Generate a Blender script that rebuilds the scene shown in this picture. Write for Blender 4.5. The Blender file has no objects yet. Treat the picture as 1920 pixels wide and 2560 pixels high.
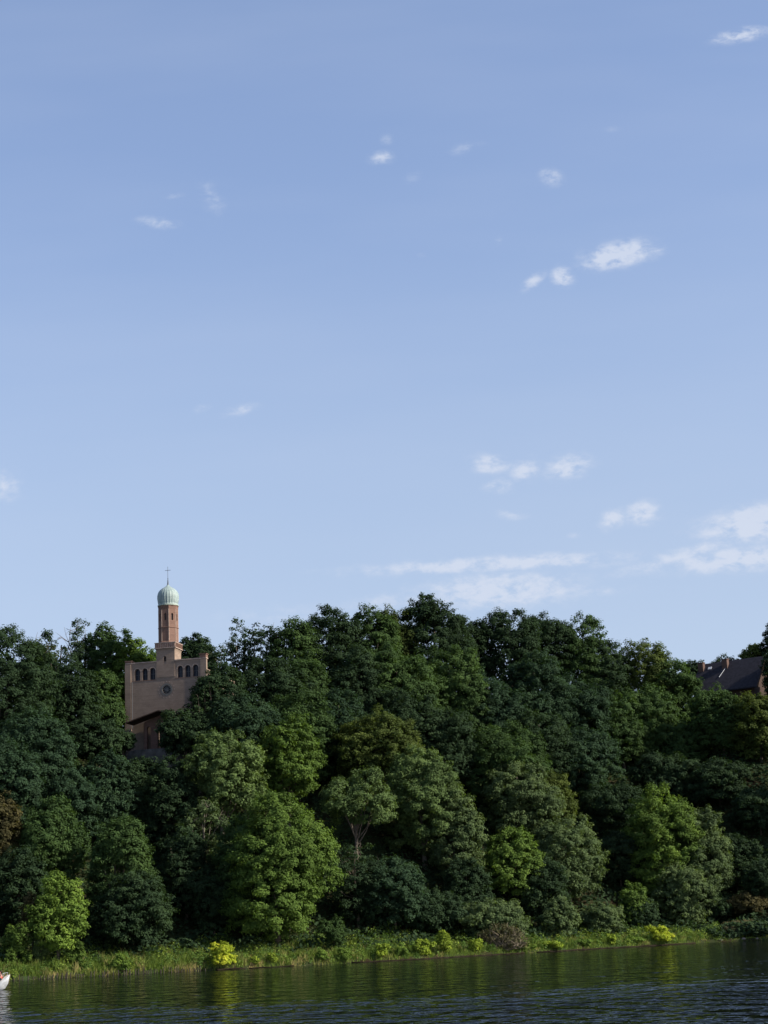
import bpy, bmesh, math, random
import numpy as np
from mathutils import Vector, Matrix

sc = bpy.context.scene
COL = sc.collection
R = math.radians

# ------------------------------------------------------------------ camera
F = 4166.0                      # focal length in pixels of the 1920-wide photograph
CAM_H = 4.5
PITCH, ROLL = 13.9, -2.5
cam_d = bpy.data.cameras.new('camera')
cam = bpy.data.objects.new('camera', cam_d); COL.objects.link(cam)
CAM_ROT = Matrix.Rotation(R(90 + PITCH), 3, 'X') @ Matrix.Rotation(R(ROLL), 3, 'Z')
cam.matrix_world = Matrix.Translation((0, 0, CAM_H)) @ CAM_ROT.to_4x4()
cam_d.sensor_fit = 'HORIZONTAL'; cam_d.sensor_width = 36.0
cam_d.lens = 36.0 * F / 1920.0
cam_d.clip_start = 0.5; cam_d.clip_end = 20000
sc.camera = cam

# ------------------------------------------------------------------ light and sky
SUN_AZ = -15.5                   # degrees from +X towards -Y is negative (sun stands to the right)
SUN_EL = 33.0
SUN_STRENGTH = 5.0
SKY_STRENGTH = 0.11
EXPOSURE = 0.88
sc.view_settings.view_transform = 'Standard'
sc.view_settings.look = 'None'
sc.view_settings.gamma = 1.0
sc.view_settings.exposure = EXPOSURE
sc.view_settings.use_curve_mapping = False

def cam_dir(px, py):
    return (CAM_ROT @ Vector(((px - 960) / F, (1280 - py) / F, -1.0)))
def at(px, py, Y):
    d = cam_dir(px, py)
    return Vector((0, 0, CAM_H)) + d * (Y / d.y)
K = 1920 / 1659.0               # many estimates below were read on a 1659-wide view

world = bpy.data.worlds.new('World'); sc.world = world
world.use_nodes = True
wn = world.node_tree; N = wn.nodes; L = wn.links
for n in list(N): N.remove(n)
def nd(tree, kind, **kw):
    n = tree.nodes.new(kind)
    for k, v in kw.items(): setattr(n, k, v)
    return n
def mth(tree, op, a, b=None, c=None, clamp=False):
    n = tree.nodes.new('ShaderNodeMath'); n.operation = op; n.use_clamp = clamp
    for i, v in enumerate((a, b, c)):
        if v is None: continue
        if isinstance(v, (int, float)): n.inputs[i].default_value = v
        else: tree.links.new(v, n.inputs[i])
    return n.outputs[0]
sky = nd(wn, 'ShaderNodeTexSky', sky_type='NISHITA', sun_disc=False,
         sun_elevation=R(SUN_EL), sun_rotation=R(90 - SUN_AZ), air_density=1.0,
         dust_density=0.8, ozone_density=1.6, altitude=50)
SKY_TINT = (1.08, 0.985, 1.0, 1)
tint = nd(wn, 'ShaderNodeMix', data_type='RGBA', blend_type='MULTIPLY')
tint.inputs[0].default_value = 1.0
tint.inputs[7].default_value = SKY_TINT
L.new(sky.outputs[0], tint.inputs[6])
tc = nd(wn, 'ShaderNodeTexCoord')
sep = nd(wn, 'ShaderNodeSeparateXYZ'); L.new(tc.outputs['Generated'], sep.inputs[0])
ysafe = mth(wn, 'MAXIMUM', sep.outputs[1], 0.02)
U = mth(wn, 'DIVIDE', sep.outputs[0], ysafe)
V = mth(wn, 'DIVIDE', sep.outputs[2], ysafe)
comb = nd(wn, 'ShaderNodeCombineXYZ'); L.new(U, comb.inputs[0]); L.new(V, comb.inputs[1])
nz = nd(wn, 'ShaderNodeTexNoise'); nz.inputs['Scale'].default_value = 95; nz.inputs['Detail'].default_value = 9
nz.inputs['Roughness'].default_value = 0.62; nz.inputs['Distortion'].default_value = 0.15
mapn = nd(wn, 'ShaderNodeMapping'); mapn.inputs['Scale'].default_value = (0.75, 1.3, 1)
mapn.inputs['Rotation'].default_value = (0, 0, R(-12))
L.new(comb.outputs[0], mapn.inputs[0]); L.new(mapn.outputs[0], nz.inputs['Vector'])
# x, y, half width, half height (1659-wide reading), tilt degrees, strength
CLOUDS = [(1600, 76, 75, 20, 6, .75), (823, 340, 34, 22, 0, .5), (836, 302, 20, 20, 0, .28),
 (345, 482, 62, 18, -14, .42), (375, 424, 32, 11, 0, .26), (458, 430, 34, 62, 20, .26), (1192, 383, 34, 26, -25, .5),
 (1335, 550, 92, 34, 6, .95), (1418, 538, 34, 22, 0, .35), (1215, 598, 28, 28, 30, .8), (1152, 608, 42, 16, 35, .55),
 (1075, 520, 15, 16, 0, .3), (910, 552, 18, 9, 0, .22), (522, 885, 52, 15, 10, .45), (437, 882, 26, 16, 20, .3),
 (10, 1050, 50, 44, 15, .45), (1058, 1003, 54, 28, -5, .62), (1135, 1015, 40, 30, 25, .62), (1078, 1050, 40, 22, 0, .5),
 (1228, 1008, 58, 30, 8, .8), (1105, 1112, 44, 15, -8, .35), (1325, 1120, 40, 24, 25, .7), (1388, 1108, 46, 28, 5, .85),
 (1060, 1219, 330, 19, -2, .8), (1190, 1212, 200, 22, -4, .6), (1080, 1275, 200, 44, -3, .8), (860, 1300, 160, 26, 0, .4),
 (1480, 1198, 180, 22, 12, .55), (1650, 1128, 150, 44, 4, 1.0), (1620, 1206, 200, 30, 0, .9), (1280, 1278, 110, 18, 0, .3),
 (1240, 1155, 22, 10, 0, .25), (1005, 320, 54, 20, 10, .24), (1245, 353, 13, 11, 0, .3), (1320, 278, 26, 12, 0, .2),
 (890, 385, 40, 26, 40, .16), (600, 1330, 200, 30, 0, .25)]
acc = None
fn = math.hypot(1, 1)
for (cx, cy, hw, hh, tl, st) in CLOUDS:
    d = cam_dir(cx * K, cy * K); u0, v0 = d.x / d.y, d.z / d.y
    t = R(tl - ROLL * 1.0); s = K / F * 1.06
    du = mth(wn, 'SUBTRACT', U, u0); dv = mth(wn, 'SUBTRACT', V, v0)
    ca, sa = math.cos(t), math.sin(t)
    a = mth(wn, 'MULTIPLY_ADD', du, ca / (hw * s), mth(wn, 'MULTIPLY', dv, sa / (hw * s)))
    b = mth(wn, 'MULTIPLY_ADD', dv, ca / (hh * s), mth(wn, 'MULTIPLY', du, -sa / (hh * s)))
    q = mth(wn, 'ADD', mth(wn, 'MULTIPLY', a, a), mth(wn, 'MULTIPLY', b, b))
    g = mth(wn, 'MULTIPLY', mth(wn, 'EXPONENT', mth(wn, 'MULTIPLY', q, -1.5)), st)
    acc = g if acc is None else mth(wn, 'MAXIMUM', acc, g)
nf = mth(wn, 'MULTIPLY_ADD', nz.outputs[0], 3.0, -.85)
nf = mth(wn, 'MAXIMUM', nf, 0.0)
dens = mth(wn, 'MULTIPLY', acc, nf)
mr = nd(wn, 'ShaderNodeMapRange', interpolation_type='SMOOTHSTEP')
mr.inputs[1].default_value = 0.03; mr.inputs[2].default_value = 0.55; mr.inputs[3].default_value = 0; mr.inputs[4].default_value = 0.78
L.new(dens, mr.inputs[0])
# very thin high veil
nv = nd(wn, 'ShaderNodeTexNoise'); nv.inputs['Scale'].default_value = 7; nv.inputs['Detail'].default_value = 3
mv = nd(wn, 'ShaderNodeMapping'); mv.inputs['Scale'].default_value = (0.5, 2.2, 1); mv.inputs['Rotation'].default_value = (0, 0, R(-14))
L.new(comb.outputs[0], mv.inputs[0]); L.new(mv.outputs[0], nv.inputs['Vector'])
veil = mth(wn, 'MULTIPLY', mth(wn, 'SUBTRACT', nv.outputs[0], 0.38, clamp=True), 0.22)
front = mth(wn, 'GREATER_THAN', sep.outputs[1], 0.3)
fac = mth(wn, 'MULTIPLY', mth(wn, 'ADD', mr.outputs[0], veil, clamp=True), front)
cm = nd(wn, 'ShaderNodeMix', data_type='RGBA')
thin = nd(wn, 'ShaderNodeMix', data_type='RGBA'); thin.inputs[0].default_value = 0.32      # even, thin high cloud over the whole sky
L.new(tint.outputs[2], thin.inputs[6]); thin.inputs[7].default_value = (1.58, 2.20, 3.60, 1)
low = nd(wn, 'ShaderNodeMapRange', interpolation_type='SMOOTHSTEP'); L.new(V, low.inputs[0])
for i_, v_ in enumerate((.50, .17, 0.0, .55)): low.inputs[i_+1].default_value = v_
hz = nd(wn, 'ShaderNodeMix', data_type='RGBA'); L.new(low.outputs[0], hz.inputs[0]); L.new(thin.outputs[2], hz.inputs[6]); hz.inputs[7].default_value = (2.38, 2.86, 3.65, 1)
L.new(fac, cm.inputs[0]); L.new(hz.outputs[2], cm.inputs[6])
CLOUD_COL = (3.35, 3.65, 4.3, 1)
cm.inputs[7].default_value = CLOUD_COL
bg = nd(wn, 'ShaderNodeBackground'); bg.inputs[1].default_value = SKY_STRENGTH
L.new(cm.outputs[2], bg.inputs[0])
wo = nd(wn, 'ShaderNodeOutputWorld'); L.new(bg.outputs[0], wo.inputs[0])

sd = bpy.data.lights.new('sun', 'SUN'); sd.energy = SUN_STRENGTH; sd.angle = R(0.5); sd.color = (1.0, 0.93, 0.80)
so = bpy.data.objects.new('sun', sd); COL.objects.link(so)
sdir = Vector((math.cos(R(SUN_EL)) * math.cos(R(SUN_AZ)), math.cos(R(SUN_EL)) * math.sin(R(SUN_AZ)), math.sin(R(SUN_EL))))
so.rotation_euler = sdir.to_track_quat('Z', 'Y').to_euler(); so.location = (60, 60, 120)

# ------------------------------------------------------------------ helpers
def mesh_obj(name, me, mats=(), parent=None):
    o = bpy.data.objects.new(name, me); COL.objects.link(o)
    for m in mats: me.materials.append(m)
    if parent is not None: o.parent = parent
    return o
def tag(o, label=None, cat=None, group=None, kind=None):
    if label: o['label'] = label
    if cat: o['category'] = cat
    if group: o['group'] = group
    if kind: o['kind'] = kind
    return o
def empty(name, loc, rz=0.0):
    o = bpy.data.objects.new(name, None); COL.objects.link(o)
    o.location = loc; o.rotation_euler = (0, 0, rz); o.empty_display_size = 1
    return o
def np_mesh(name, verts, faces, tint=None, smooth=False):
    """verts (n,3); faces (m,k) all with k corners"""
    me = bpy.data.meshes.new(name)
    k = faces.shape[1]; m = len(faces)
    me.vertices.add(len(verts)); me.vertices.foreach_set('co', verts.astype(np.float32).ravel())
    me.loops.add(m * k); me.loops.foreach_set('vertex_index', faces.astype(np.int32).ravel())
    me.polygons.add(m)
    me.polygons.foreach_set('loop_start', np.arange(0, m * k, k, dtype=np.int32))
    me.polygons.foreach_set('loop_total', np.full(m, k, dtype=np.int32))
    if smooth: me.polygons.foreach_set('use_smooth', np.ones(m, dtype=bool))
    me.update(calc_edges=True)
    if tint is not None:
        a = me.attributes.new('tint', 'FLOAT', 'POINT'); a.data.foreach_set('value', tint.astype(np.float32))
    return me
def bm_obj(name, bm, mat, parent=None, smooth=False):
    me = bpy.data.meshes.new(name); bmesh.ops.recalc_face_normals(bm, faces=bm.faces)
    if smooth:
        for f in bm.faces: f.smooth = True
    bm.to_mesh(me); bm.free()
    return mesh_obj(name, me, [mat], parent)
def add_box(bm, x0, x1, y0, y1, z0, z1):
    vs = [bm.verts.new(p) for p in ((x0,y0,z0),(x1,y0,z0),(x1,y1,z0),(x0,y1,z0),(x0,y0,z1),(x1,y0,z1),(x1,y1,z1),(x0,y1,z1))]
    for f in ((0,3,2,1),(4,5,6,7),(0,1,5,4),(1,2,6,5),(2,3,7,6),(3,0,4,7)): bm.faces.new([vs[i] for i in f])
    return vs
def box(x0, x1, y0, y1, z0, z1):
    bm = bmesh.new(); add_box(bm, x0, x1, y0, y1, z0, z1); return bm
def add_ring_solid(bm, rings, close=True):
    """rings: list of lists of points, same count; caps both ends"""
    vr = [[bm.verts.new(p) for p in r] for r in rings]
    n = len(vr[0])
    for a, b in zip(vr, vr[1:]):
        for i in range(n):
            bm.faces.new((a[i], a[(i+1) % n], b[(i+1) % n], b[i]))
    if close:
        bm.faces.new(list(reversed(vr[0]))); bm.faces.new(vr[-1])
def ngon_ring(n, r, z, rot=0.0, cx=0, cy=0):
    return [(cx + r*math.cos(rot + 2*math.pi*i/n), cy + r*math.sin(rot + 2*math.pi*i/n), z) for i in range(n)]
def prism_y(bm, pts, y0, y1):
    """extrude an x,z outline along y"""
    add_ring_solid(bm, [[(x, y0, z) for x, z in pts], [(x, y1, z) for x, z in pts]])
def arch_pts(cx, w, z0, z1, n=12):
    r = w/2; zc = z1 - r
    return [(cx - r, z0), (cx + r, z0)] + [(cx + r*math.cos(math.pi*i/n), zc + r*math.sin(math.pi*i/n)) for i in range(n+1)]
def add_tube(bm, pts, radii, n=6):
    rings = []
    for i, p in enumerate(pts):
        p = Vector(p)
        d = (Vector(pts[min(i+1, len(pts)-1)]) - Vector(pts[max(i-1, 0)])).normalized()
        a = d.orthogonal().normalized() if abs(d.z) < .95 else Vector((1,0,0))
        a = (a - d*a.dot(d)).normalized(); b = d.cross(a)
        rings.append([p + (a*math.cos(2*math.pi*k/n) + b*math.sin(2*math.pi*k/n))*radii[i] for k in range(n)])
    add_ring_solid(bm, rings)
def cut(o, cutters):
    """subtract closed meshes (bmesh) from object o"""
    for cb in cutters:
        bmesh.ops.recalc_face_normals(cb, faces=cb.faces)
        me = bpy.data.meshes.new('cut'); cb.to_mesh(me); cb.free()
        c = bpy.data.objects.new('cut', me); COL.objects.link(c)
        c.matrix_world = o.matrix_basis.copy()
        par = o.parent; o.parent = None
        m = o.modifiers.new('b', 'BOOLEAN'); m.operation = 'DIFFERENCE'; m.solver = 'EXACT'; m.object = c
        bpy.context.view_layer.update()
        dg = bpy.context.evaluated_depsgraph_get()
        new = bpy.data.meshes.new_from_object(o.evaluated_get(dg))
        o.modifiers.clear(); old = o.data; o.data = new
        bpy.data.meshes.remove(old)
        bpy.data.objects.remove(c); bpy.data.meshes.remove(me)
        o.parent = par

# ------------------------------------------------------------------ materials
def new_mat(name):
    m = bpy.data.materials.new(name); m.use_nodes = True
    t = m.node_tree; b = t.nodes['Principled BSDF']
    return m, t, b
def simple_mat(name, col, rough=.7, noise=.25, scale=3.0, spec=.3, metal=0.0, bump=0.0):
    m, t, b = new_mat(name)
    g = nd(t, 'ShaderNodeTexCoord')
    n = nd(t, 'ShaderNodeTexNoise'); n.inputs['Scale'].default_value = scale; n.inputs['Detail'].default_value = 6
    t.links.new(g.outputs['Object'], n.inputs['Vector'])
    r = nd(t, 'ShaderNodeValToRGB')
    r.color_ramp.elements[0].position = .3; r.color_ramp.elements[1].position = .72
    r.color_ramp.elements[0].color = (*[c*(1-noise) for c in col], 1)
    r.color_ramp.elements[1].color = (*[min(1, c*(1+noise)) for c in col], 1)
    t.links.new(n.outputs[0], r.inputs[0]); t.links.new(r.outputs[0], b.inputs['Base Color'])
    b.inputs['Roughness'].default_value = rough; b.inputs['Specular IOR Level'].default_value = spec
    b.inputs['Metallic'].default_value = metal
    if bump:
        bn = nd(t, 'ShaderNodeBump'); bn.inputs['Strength'].default_value = bump; bn.inputs['Distance'].default_value = .05
        t.links.new(n.outputs[0], bn.inputs['Height']); t.links.new(bn.outputs[0], b.inputs['Normal'])
    return m
def leaf_mat(name, col, col2=None, rough=.8, trans=.28, dark=.62, light=1.5):
    m, t, b = new_mat(name)
    a = nd(t, 'ShaderNodeAttribute', attribute_name='tint')
    r = nd(t, 'ShaderNodeValToRGB')
    e = r.color_ramp.elements
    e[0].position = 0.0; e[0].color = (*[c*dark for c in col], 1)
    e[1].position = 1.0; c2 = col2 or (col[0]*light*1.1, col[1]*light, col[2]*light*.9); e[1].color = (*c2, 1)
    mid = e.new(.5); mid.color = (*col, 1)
    t.links.new(a.outputs['Fac'], r.inputs[0])
    b.inputs['Roughness'].default_value = rough; b.inputs['Specular IOR Level'].default_value = .10
    t.links.new(r.outputs[0], b.inputs['Base Color'])
    tr = nd(t, 'ShaderNodeBsdfTranslucent')
    mx = nd(t, 'ShaderNodeMix', data_type='RGBA', blend_type='MULTIPLY'); mx.inputs[0].default_value = 1
    mx.inputs[7].default_value = (1.5, 1.6, .6, 1)
    t.links.new(r.outputs[0], mx.inputs[6]); t.links.new(mx.outputs[2], tr.inputs[0])
    ms = nd(t, 'ShaderNodeMixShader'); ms.inputs[0].default_value = trans
    t.links.new(b.outputs[0], ms.inputs[1]); t.links.new(tr.outputs[0], ms.inputs[2])
    t.links.new(ms.outputs[0], t.nodes['Material Output'].inputs[0])
    return m
def brick_mat(name, c1, c2, mortar, stain=.35):
    m, t, b = new_mat(name)
    g = nd(t, 'ShaderNodeTexCoord'); s = nd(t, 'ShaderNodeSeparateXYZ')
    t.links.new(g.outputs['Object'], s.inputs[0])
    c = nd(t, 'ShaderNodeCombineXYZ')
    t.links.new(mth(t, 'ADD', s.outputs[0], s.outputs[1]), c.inputs[0]); t.links.new(s.outputs[2], c.inputs[1])
    br = nd(t, 'ShaderNodeTexBrick'); br.inputs['Scale'].default_value = 1.0
    br.inputs['Brick Width'].default_value = .26; br.inputs['Row Height'].default_value = .085
    br.inputs['Mortar Size'].default_value = .009
    br.inputs['Color1'].default_value = (*c1, 1); br.inputs['Color2'].default_value = (*c2, 1); br.inputs['Mortar'].default_value = (*mortar, 1)
    t.links.new(c.outputs[0], br.inputs['Vector'])
    n = nd(t, 'ShaderNodeTexNoise'); n.inputs['Scale'].default_value = .7; n.inputs['Detail'].default_value = 8; n.inputs['Roughness'].default_value = .65
    mp = nd(t, 'ShaderNodeMapping'); mp.inputs['Scale'].default_value = (1, 1, 1.6)
    t.links.new(g.outputs['Object'], mp.inputs[0]); t.links.new(mp.outputs[0], n.inputs['Vector'])
    # thin course banding
    n2 = nd(t, 'ShaderNodeTexNoise'); n2.inputs['Scale'].default_value = 1.0; n2.inputs['Detail'].default_value = 3
    mp2 = nd(t, 'ShaderNodeMapping'); mp2.inputs['Scale'].default_value = (.25, .25, 5)
    t.links.new(g.outputs['Object'], mp2.inputs[0]); t.links.new(mp2.outputs[0], n2.inputs['Vector'])
    f = mth(t, 'MULTIPLY_ADD', mth(t, 'ADD', n.outputs[0], mth(t, 'MULTIPLY', n2.outputs[0], .6)), stain*2.2, 1 - stain*1.7)
    mx = nd(t, 'ShaderNodeMix', data_type='RGBA', blend_type='MULTIPLY'); mx.inputs[0].default_value = 1
    cc = nd(t, 'ShaderNodeCombineXYZ')
    for i in range(3): t.links.new(f, cc.inputs[i])
    t.links.new(br.outputs[0], mx.inputs[6]); t.links.new(cc.outputs[0], mx.inputs[7])
    t.links.new(mx.outputs[2], b.inputs['Base Color'])
    b.inputs['Roughness'].default_value = .85; b.inputs['Specular IOR Level'].default_value = .2
    return m

BRICK = brick_mat('pink_brick', (.205, .148, .113), (.174, .125, .096), (.205, .166, .134))
BRICK_RED = brick_mat('red_brick', (.150, .084, .063), (.128, .070, .052), (.14, .10, .08))
STONE = simple_mat('pale_stone', (.29, .22, .18), .85, .25, 2.0)
GREY_STONE = simple_mat('grey_stone', (.11, .105, .098), .9, .35, 1.2, bump=.5)
DARK_GLASS = simple_mat('dark_glass', (.010, .012, .022), .4, .3, 1.0, spec=.2)
INNER = simple_mat('shaded_interior', (.05, .04, .038), .9)
COPPER = simple_mat('green_copper', (.215, .265, .258), .6, .16, 2.2, spec=.35)
COPPER_PALE = simple_mat('pale_copper_band', (.28, .33, .28), .55, .15, 3)
IRON = simple_mat('dark_iron', (.045, .05, .06), .5, .2, 6, spec=.5)
BARK = simple_mat('brown_bark', (.085, .068, .052), .9, .4, 3.0, bump=.6)
BARK_PALE = simple_mat('pale_bark', (.115, .10, .075), .9, .3, 3.0, bump=.5)
WOOD_DARK = simple_mat('dark_logs', (.035, .02, .014), .85, .3, 3)
WOOD_BROWN = simple_mat('brown_board', (.055, .032, .022), .8, .3, 5)
WEATHERED = simple_mat('weathered_wood', (.036, .029, .022), .9, .5, 2.0, bump=.6)
SLATE = simple_mat('dark_slate', (.020, .019, .025), .8, .3, 2.0, spec=.12)
WHITE_PAINT = simple_mat('white_paint', (.30, .31, .32), .3, .3, 2, spec=.5)
WHITE_METAL = simple_mat('pale_metal', (.4, .4, .42), .4, .1, 2)
SKIN = simple_mat('skin', (.55, .30, .22), .6, .06, 4)
RED_CLOTH = simple_mat('red_cloth', (.55, .02, .03), .8, .15, 6)
DARK_HAIR = simple_mat('dark_hair', (.03, .018, .012), .6, .3, 20)
NAVY = simple_mat('navy_cloth', (.02, .03, .06), .85, .2, 6)
ROCKM = simple_mat('pale_rock', (.17, .145, .12), .9, .35, 2.0, bump=.6)
EARTH = simple_mat('dark_earth', (.035, .028, .018), .95, .4, .8)

LM = dict(
 dark=leaf_mat('dark_green_leaves', (.020, .038, .0165)),
 blue=leaf_mat('blue_green_leaves', (.022, .044, .022)),
 mid=leaf_mat('green_leaves', (.034, .063, .019)),
 green=leaf_mat('fresh_green_leaves', (.066, .110, .022)),
 lime=leaf_mat('lime_green_leaves', (.092, .148, .026)),
 olive=leaf_mat('olive_leaves', (.048, .068, .016)),
 grey=leaf_mat('grey_green_leaves', (.060, .090, .036)),
 pale=leaf_mat('pale_green_leaves', (.070, .108, .036)),
 ygreen=leaf_mat('yellow_green_leaves', (.165, .225, .028), dark=.45),
 yellow=leaf_mat('yellow_leaves', (.27, .33, .030), (.46, .44, .045), dark=.35),
 rust=leaf_mat('rust_brown_leaves', (.052, .048, .020)),
 brown=leaf_mat('dry_brown_leaves', (.070, .066, .034)),
)

# ------------------------------------------------------------------ terrain
SHX = np.array([-3000, -400, -120, -60, -47, -30, -14, 0, 22, 44, 50, 58, 75, 120, 400, 3000], float)
SHY = np.array([150, 170, 188, 197, 201, 207.5, 214, 220.5, 235, 249.5, 250, 243, 238, 232, 215, 200], float)
def shore(x): return np.interp(x, SHX, SHY)
PD = np.array([-60, -12, -1.2, -.15, .25, 1.2, 6, 10, 16, 30, 50, 62, 80, 140, 400, 1500, 4000], float)
PH = np.array([-6, -3, -.7, -.35, .35, .55, 1.1, 2.2, 5.5, 16, 31.0, 33.5, 35, 36, 34, 25, 20], float)
def ground(x, y):
    d = y - shore(x)
    h = np.interp(d, PD, PH)
    amp = np.clip((d - 8) / 30, 0, 1) * 1.3
    return h + amp * (np.sin(x*.11 + 1.3) * .6 + np.sin(y*.13 + x*.05) * .5 + np.sin(x*.031)*.8)
gx = np.unique(np.concatenate([np.linspace(-4000, -400, 10), np.linspace(-400, -90, 32), np.linspace(-90, 110, 201), np.linspace(110, 400, 30), np.linspace(400, 4000, 10)]))
gd = np.unique(np.concatenate([np.array([-400, -200, -100, -60, -30, -12, -5, -1.2, -.6, -.15, .05, .25, .6, 1.2, 2.5]), np.linspace(4, 100, 97), np.linspace(110, 400, 30), np.array([600, 1000, 2000, 5000])]))
GX, GD = np.meshgrid(gx, gd)
GY = GD + shore(GX); GY = np.maximum(GY, -300 + GD * .01)
GZ = ground(GX, GY)
tv = np.stack([GX, GY, GZ], -1).reshape(-1, 3)
nxg, nyg = len(gx), len(gd)
ii, jj = np.meshgrid(np.arange(nxg-1), np.arange(nyg-1))
q0 = (jj*nxg + ii).ravel()
tf = np.stack([q0, q0+1, q0+1+nxg, q0+nxg], -1)
m, t, b = new_mat('forest_floor')
g = nd(t, 'ShaderNodeTexCoord'); n = nd(t, 'ShaderNodeTexNoise'); n.inputs['Scale'].default_value = .35; n.inputs['Detail'].default_value = 10
t.links.new(g.outputs['Object'], n.inputs['Vector'])
r = nd(t, 'ShaderNodeValToRGB'); r.color_ramp.elements[0].position = .35; r.color_ramp.elements[0].color = (.022, .017, .010, 1)
r.color_ramp.elements[1].position = .65; r.color_ramp.elements[1].color = (.028, .042, .016, 1)
t.links.new(n.outputs[0], r.inputs[0]); t.links.new(r.outputs[0], b.inputs['Base Color']); b.inputs['Roughness'].default_value = 1; b.inputs['Specular IOR Level'].default_value = 0
terrain = mesh_obj('hillside_ground', np_mesh('hillside_ground', tv, tf, smooth=True), [m])
tag(terrain, 'dark wooded hillside rising from the shore', kind='structure')

# ------------------------------------------------------------------ water
m, t, b = new_mat('river_water')
g = nd(t, 'ShaderNodeTexCoord')
def wnoise(scale_xyz, detail, rot=0.0, rough=.5):
    mp = nd(t, 'ShaderNodeMapping'); mp.inputs['Scale'].default_value = scale_xyz; mp.inputs['Rotation'].default_value = (0, 0, R(rot))
    t.links.new(g.outputs['Object'], mp.inputs[0])
    n = nd(t, 'ShaderNodeTexNoise'); n.inputs['Scale'].default_value = 1; n.inputs['Detail'].default_value = detail; n.inputs['Roughness'].default_value = rough
    t.links.new(mp.outputs[0], n.inputs['Vector']); return n.outputs[0]
patch = wnoise((.035, .028, 1), 4, 8, .6)
s = nd(t, 'ShaderNodeSeparateXYZ'); t.links.new(g.outputs['Object'], s.inputs[0])
# smooth in the lee of the hill, a breeze on the open water, strongest towards the right
def mrange(v, a, b_, c, d):
    q = nd(t, 'ShaderNodeMapRange', interpolation_type='SMOOTHSTEP'); t.links.new(v, q.inputs[0])
    for i_, w_ in enumerate((a, b_, c, d)): q.inputs[i_+1].default_value = w_
    return q.outputs[0]
ny = mth(t, 'SUBTRACT', s.outputs[1], mth(t, 'MULTIPLY_ADD', patch, 60, -30))
near = mrange(ny, 90, 118, 1.0, 0.0)
lat = mrange(s.outputs[0], -24, 18, .5, 1.0)
rip = mth(t, 'MULTIPLY', near, lat)
wind_o = mth(t, 'ADD', mth(t, 'MULTIPLY', rip, 3.9), .60)
def wave_height(dx, dy):
    ad = nd(t, 'ShaderNodeVectorMath', operation='ADD'); t.links.new(g.outputs['Object'], ad.inputs[0]); ad.inputs[1].default_value = (dx, dy, 0)
    tot = None
    for (sx_, sy_, rot, det, amp) in ((.46, .27, 5, 2.0, .66), (1.7, 1.0, -9, 1.5, .11)):
        mp = nd(t, 'ShaderNodeMapping'); mp.inputs['Scale'].default_value = (sx_, sy_, 1); mp.inputs['Rotation'].default_value = (0, 0, R(rot))
        t.links.new(ad.outputs[0], mp.inputs[0])
        n_ = nd(t, 'ShaderNodeTexNoise'); n_.noise_dimensions = '2D'; n_.inputs['Scale'].default_value = 1; n_.inputs['Detail'].default_value = det
        t.links.new(mp.outputs[0], n_.inputs['Vector'])
        q = mth(t, 'MULTIPLY', n_.outputs[0], amp); tot = q if tot is None else mth(t, 'ADD', tot, q)
    return tot
EPS = .12
h0, hx, hy = wave_height(0, 0), wave_height(EPS, 0), wave_height(0, EPS)
nx_s = mth(t, 'MULTIPLY', mth(t, 'MULTIPLY', mth(t, 'SUBTRACT', h0, hx), 1/EPS), wind_o)
ny_s = mth(t, 'MULTIPLY', mth(t, 'MULTIPLY', mth(t, 'SUBTRACT', h0, hy), 1/EPS), wind_o)
cn = nd(t, 'ShaderNodeCombineXYZ'); t.links.new(nx_s, cn.inputs[0]); t.links.new(ny_s, cn.inputs[1]); cn.inputs[2].default_value = 1
nn = nd(t, 'ShaderNodeVectorMath', operation='NORMALIZE'); t.links.new(cn.outputs[0], nn.inputs[0])
fr = nd(t, 'ShaderNodeFresnel'); fr.inputs['IOR'].default_value = 1.333; t.links.new(nn.outputs[0], fr.inputs['Normal'])
gl = nd(t, 'ShaderNodeBsdfGlossy'); gl.inputs['Color'].default_value = (.84, .89, .94, 1); gl.inputs['Roughness'].default_value = .07; t.links.new(nn.outputs[0], gl.inputs['Normal'])
df = nd(t, 'ShaderNodeBsdfDiffuse'); df.inputs['Color'].default_value = (.0016, .0022, .0012, 1)
ms = nd(t, 'ShaderNodeMixShader'); t.links.new(fr.outputs[0], ms.inputs[0]); t.links.new(df.outputs[0], ms.inputs[1]); t.links.new(gl.outputs[0], ms.inputs[2])
t.links.new(ms.outputs[0], t.nodes['Material Output'].inputs[0]); t.nodes.remove(b)
wb = np.array([[-4000, -400, 0], [4000, -400, 0], [4000, 700, 0], [-4000, 700, 0]], float)
water = mesh_obj('river_water', np_mesh('river_water', wb, np.array([[0, 1, 2, 3]])), [m])
tag(water, 'dark green river water with bluish ripples', kind='structure')

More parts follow.
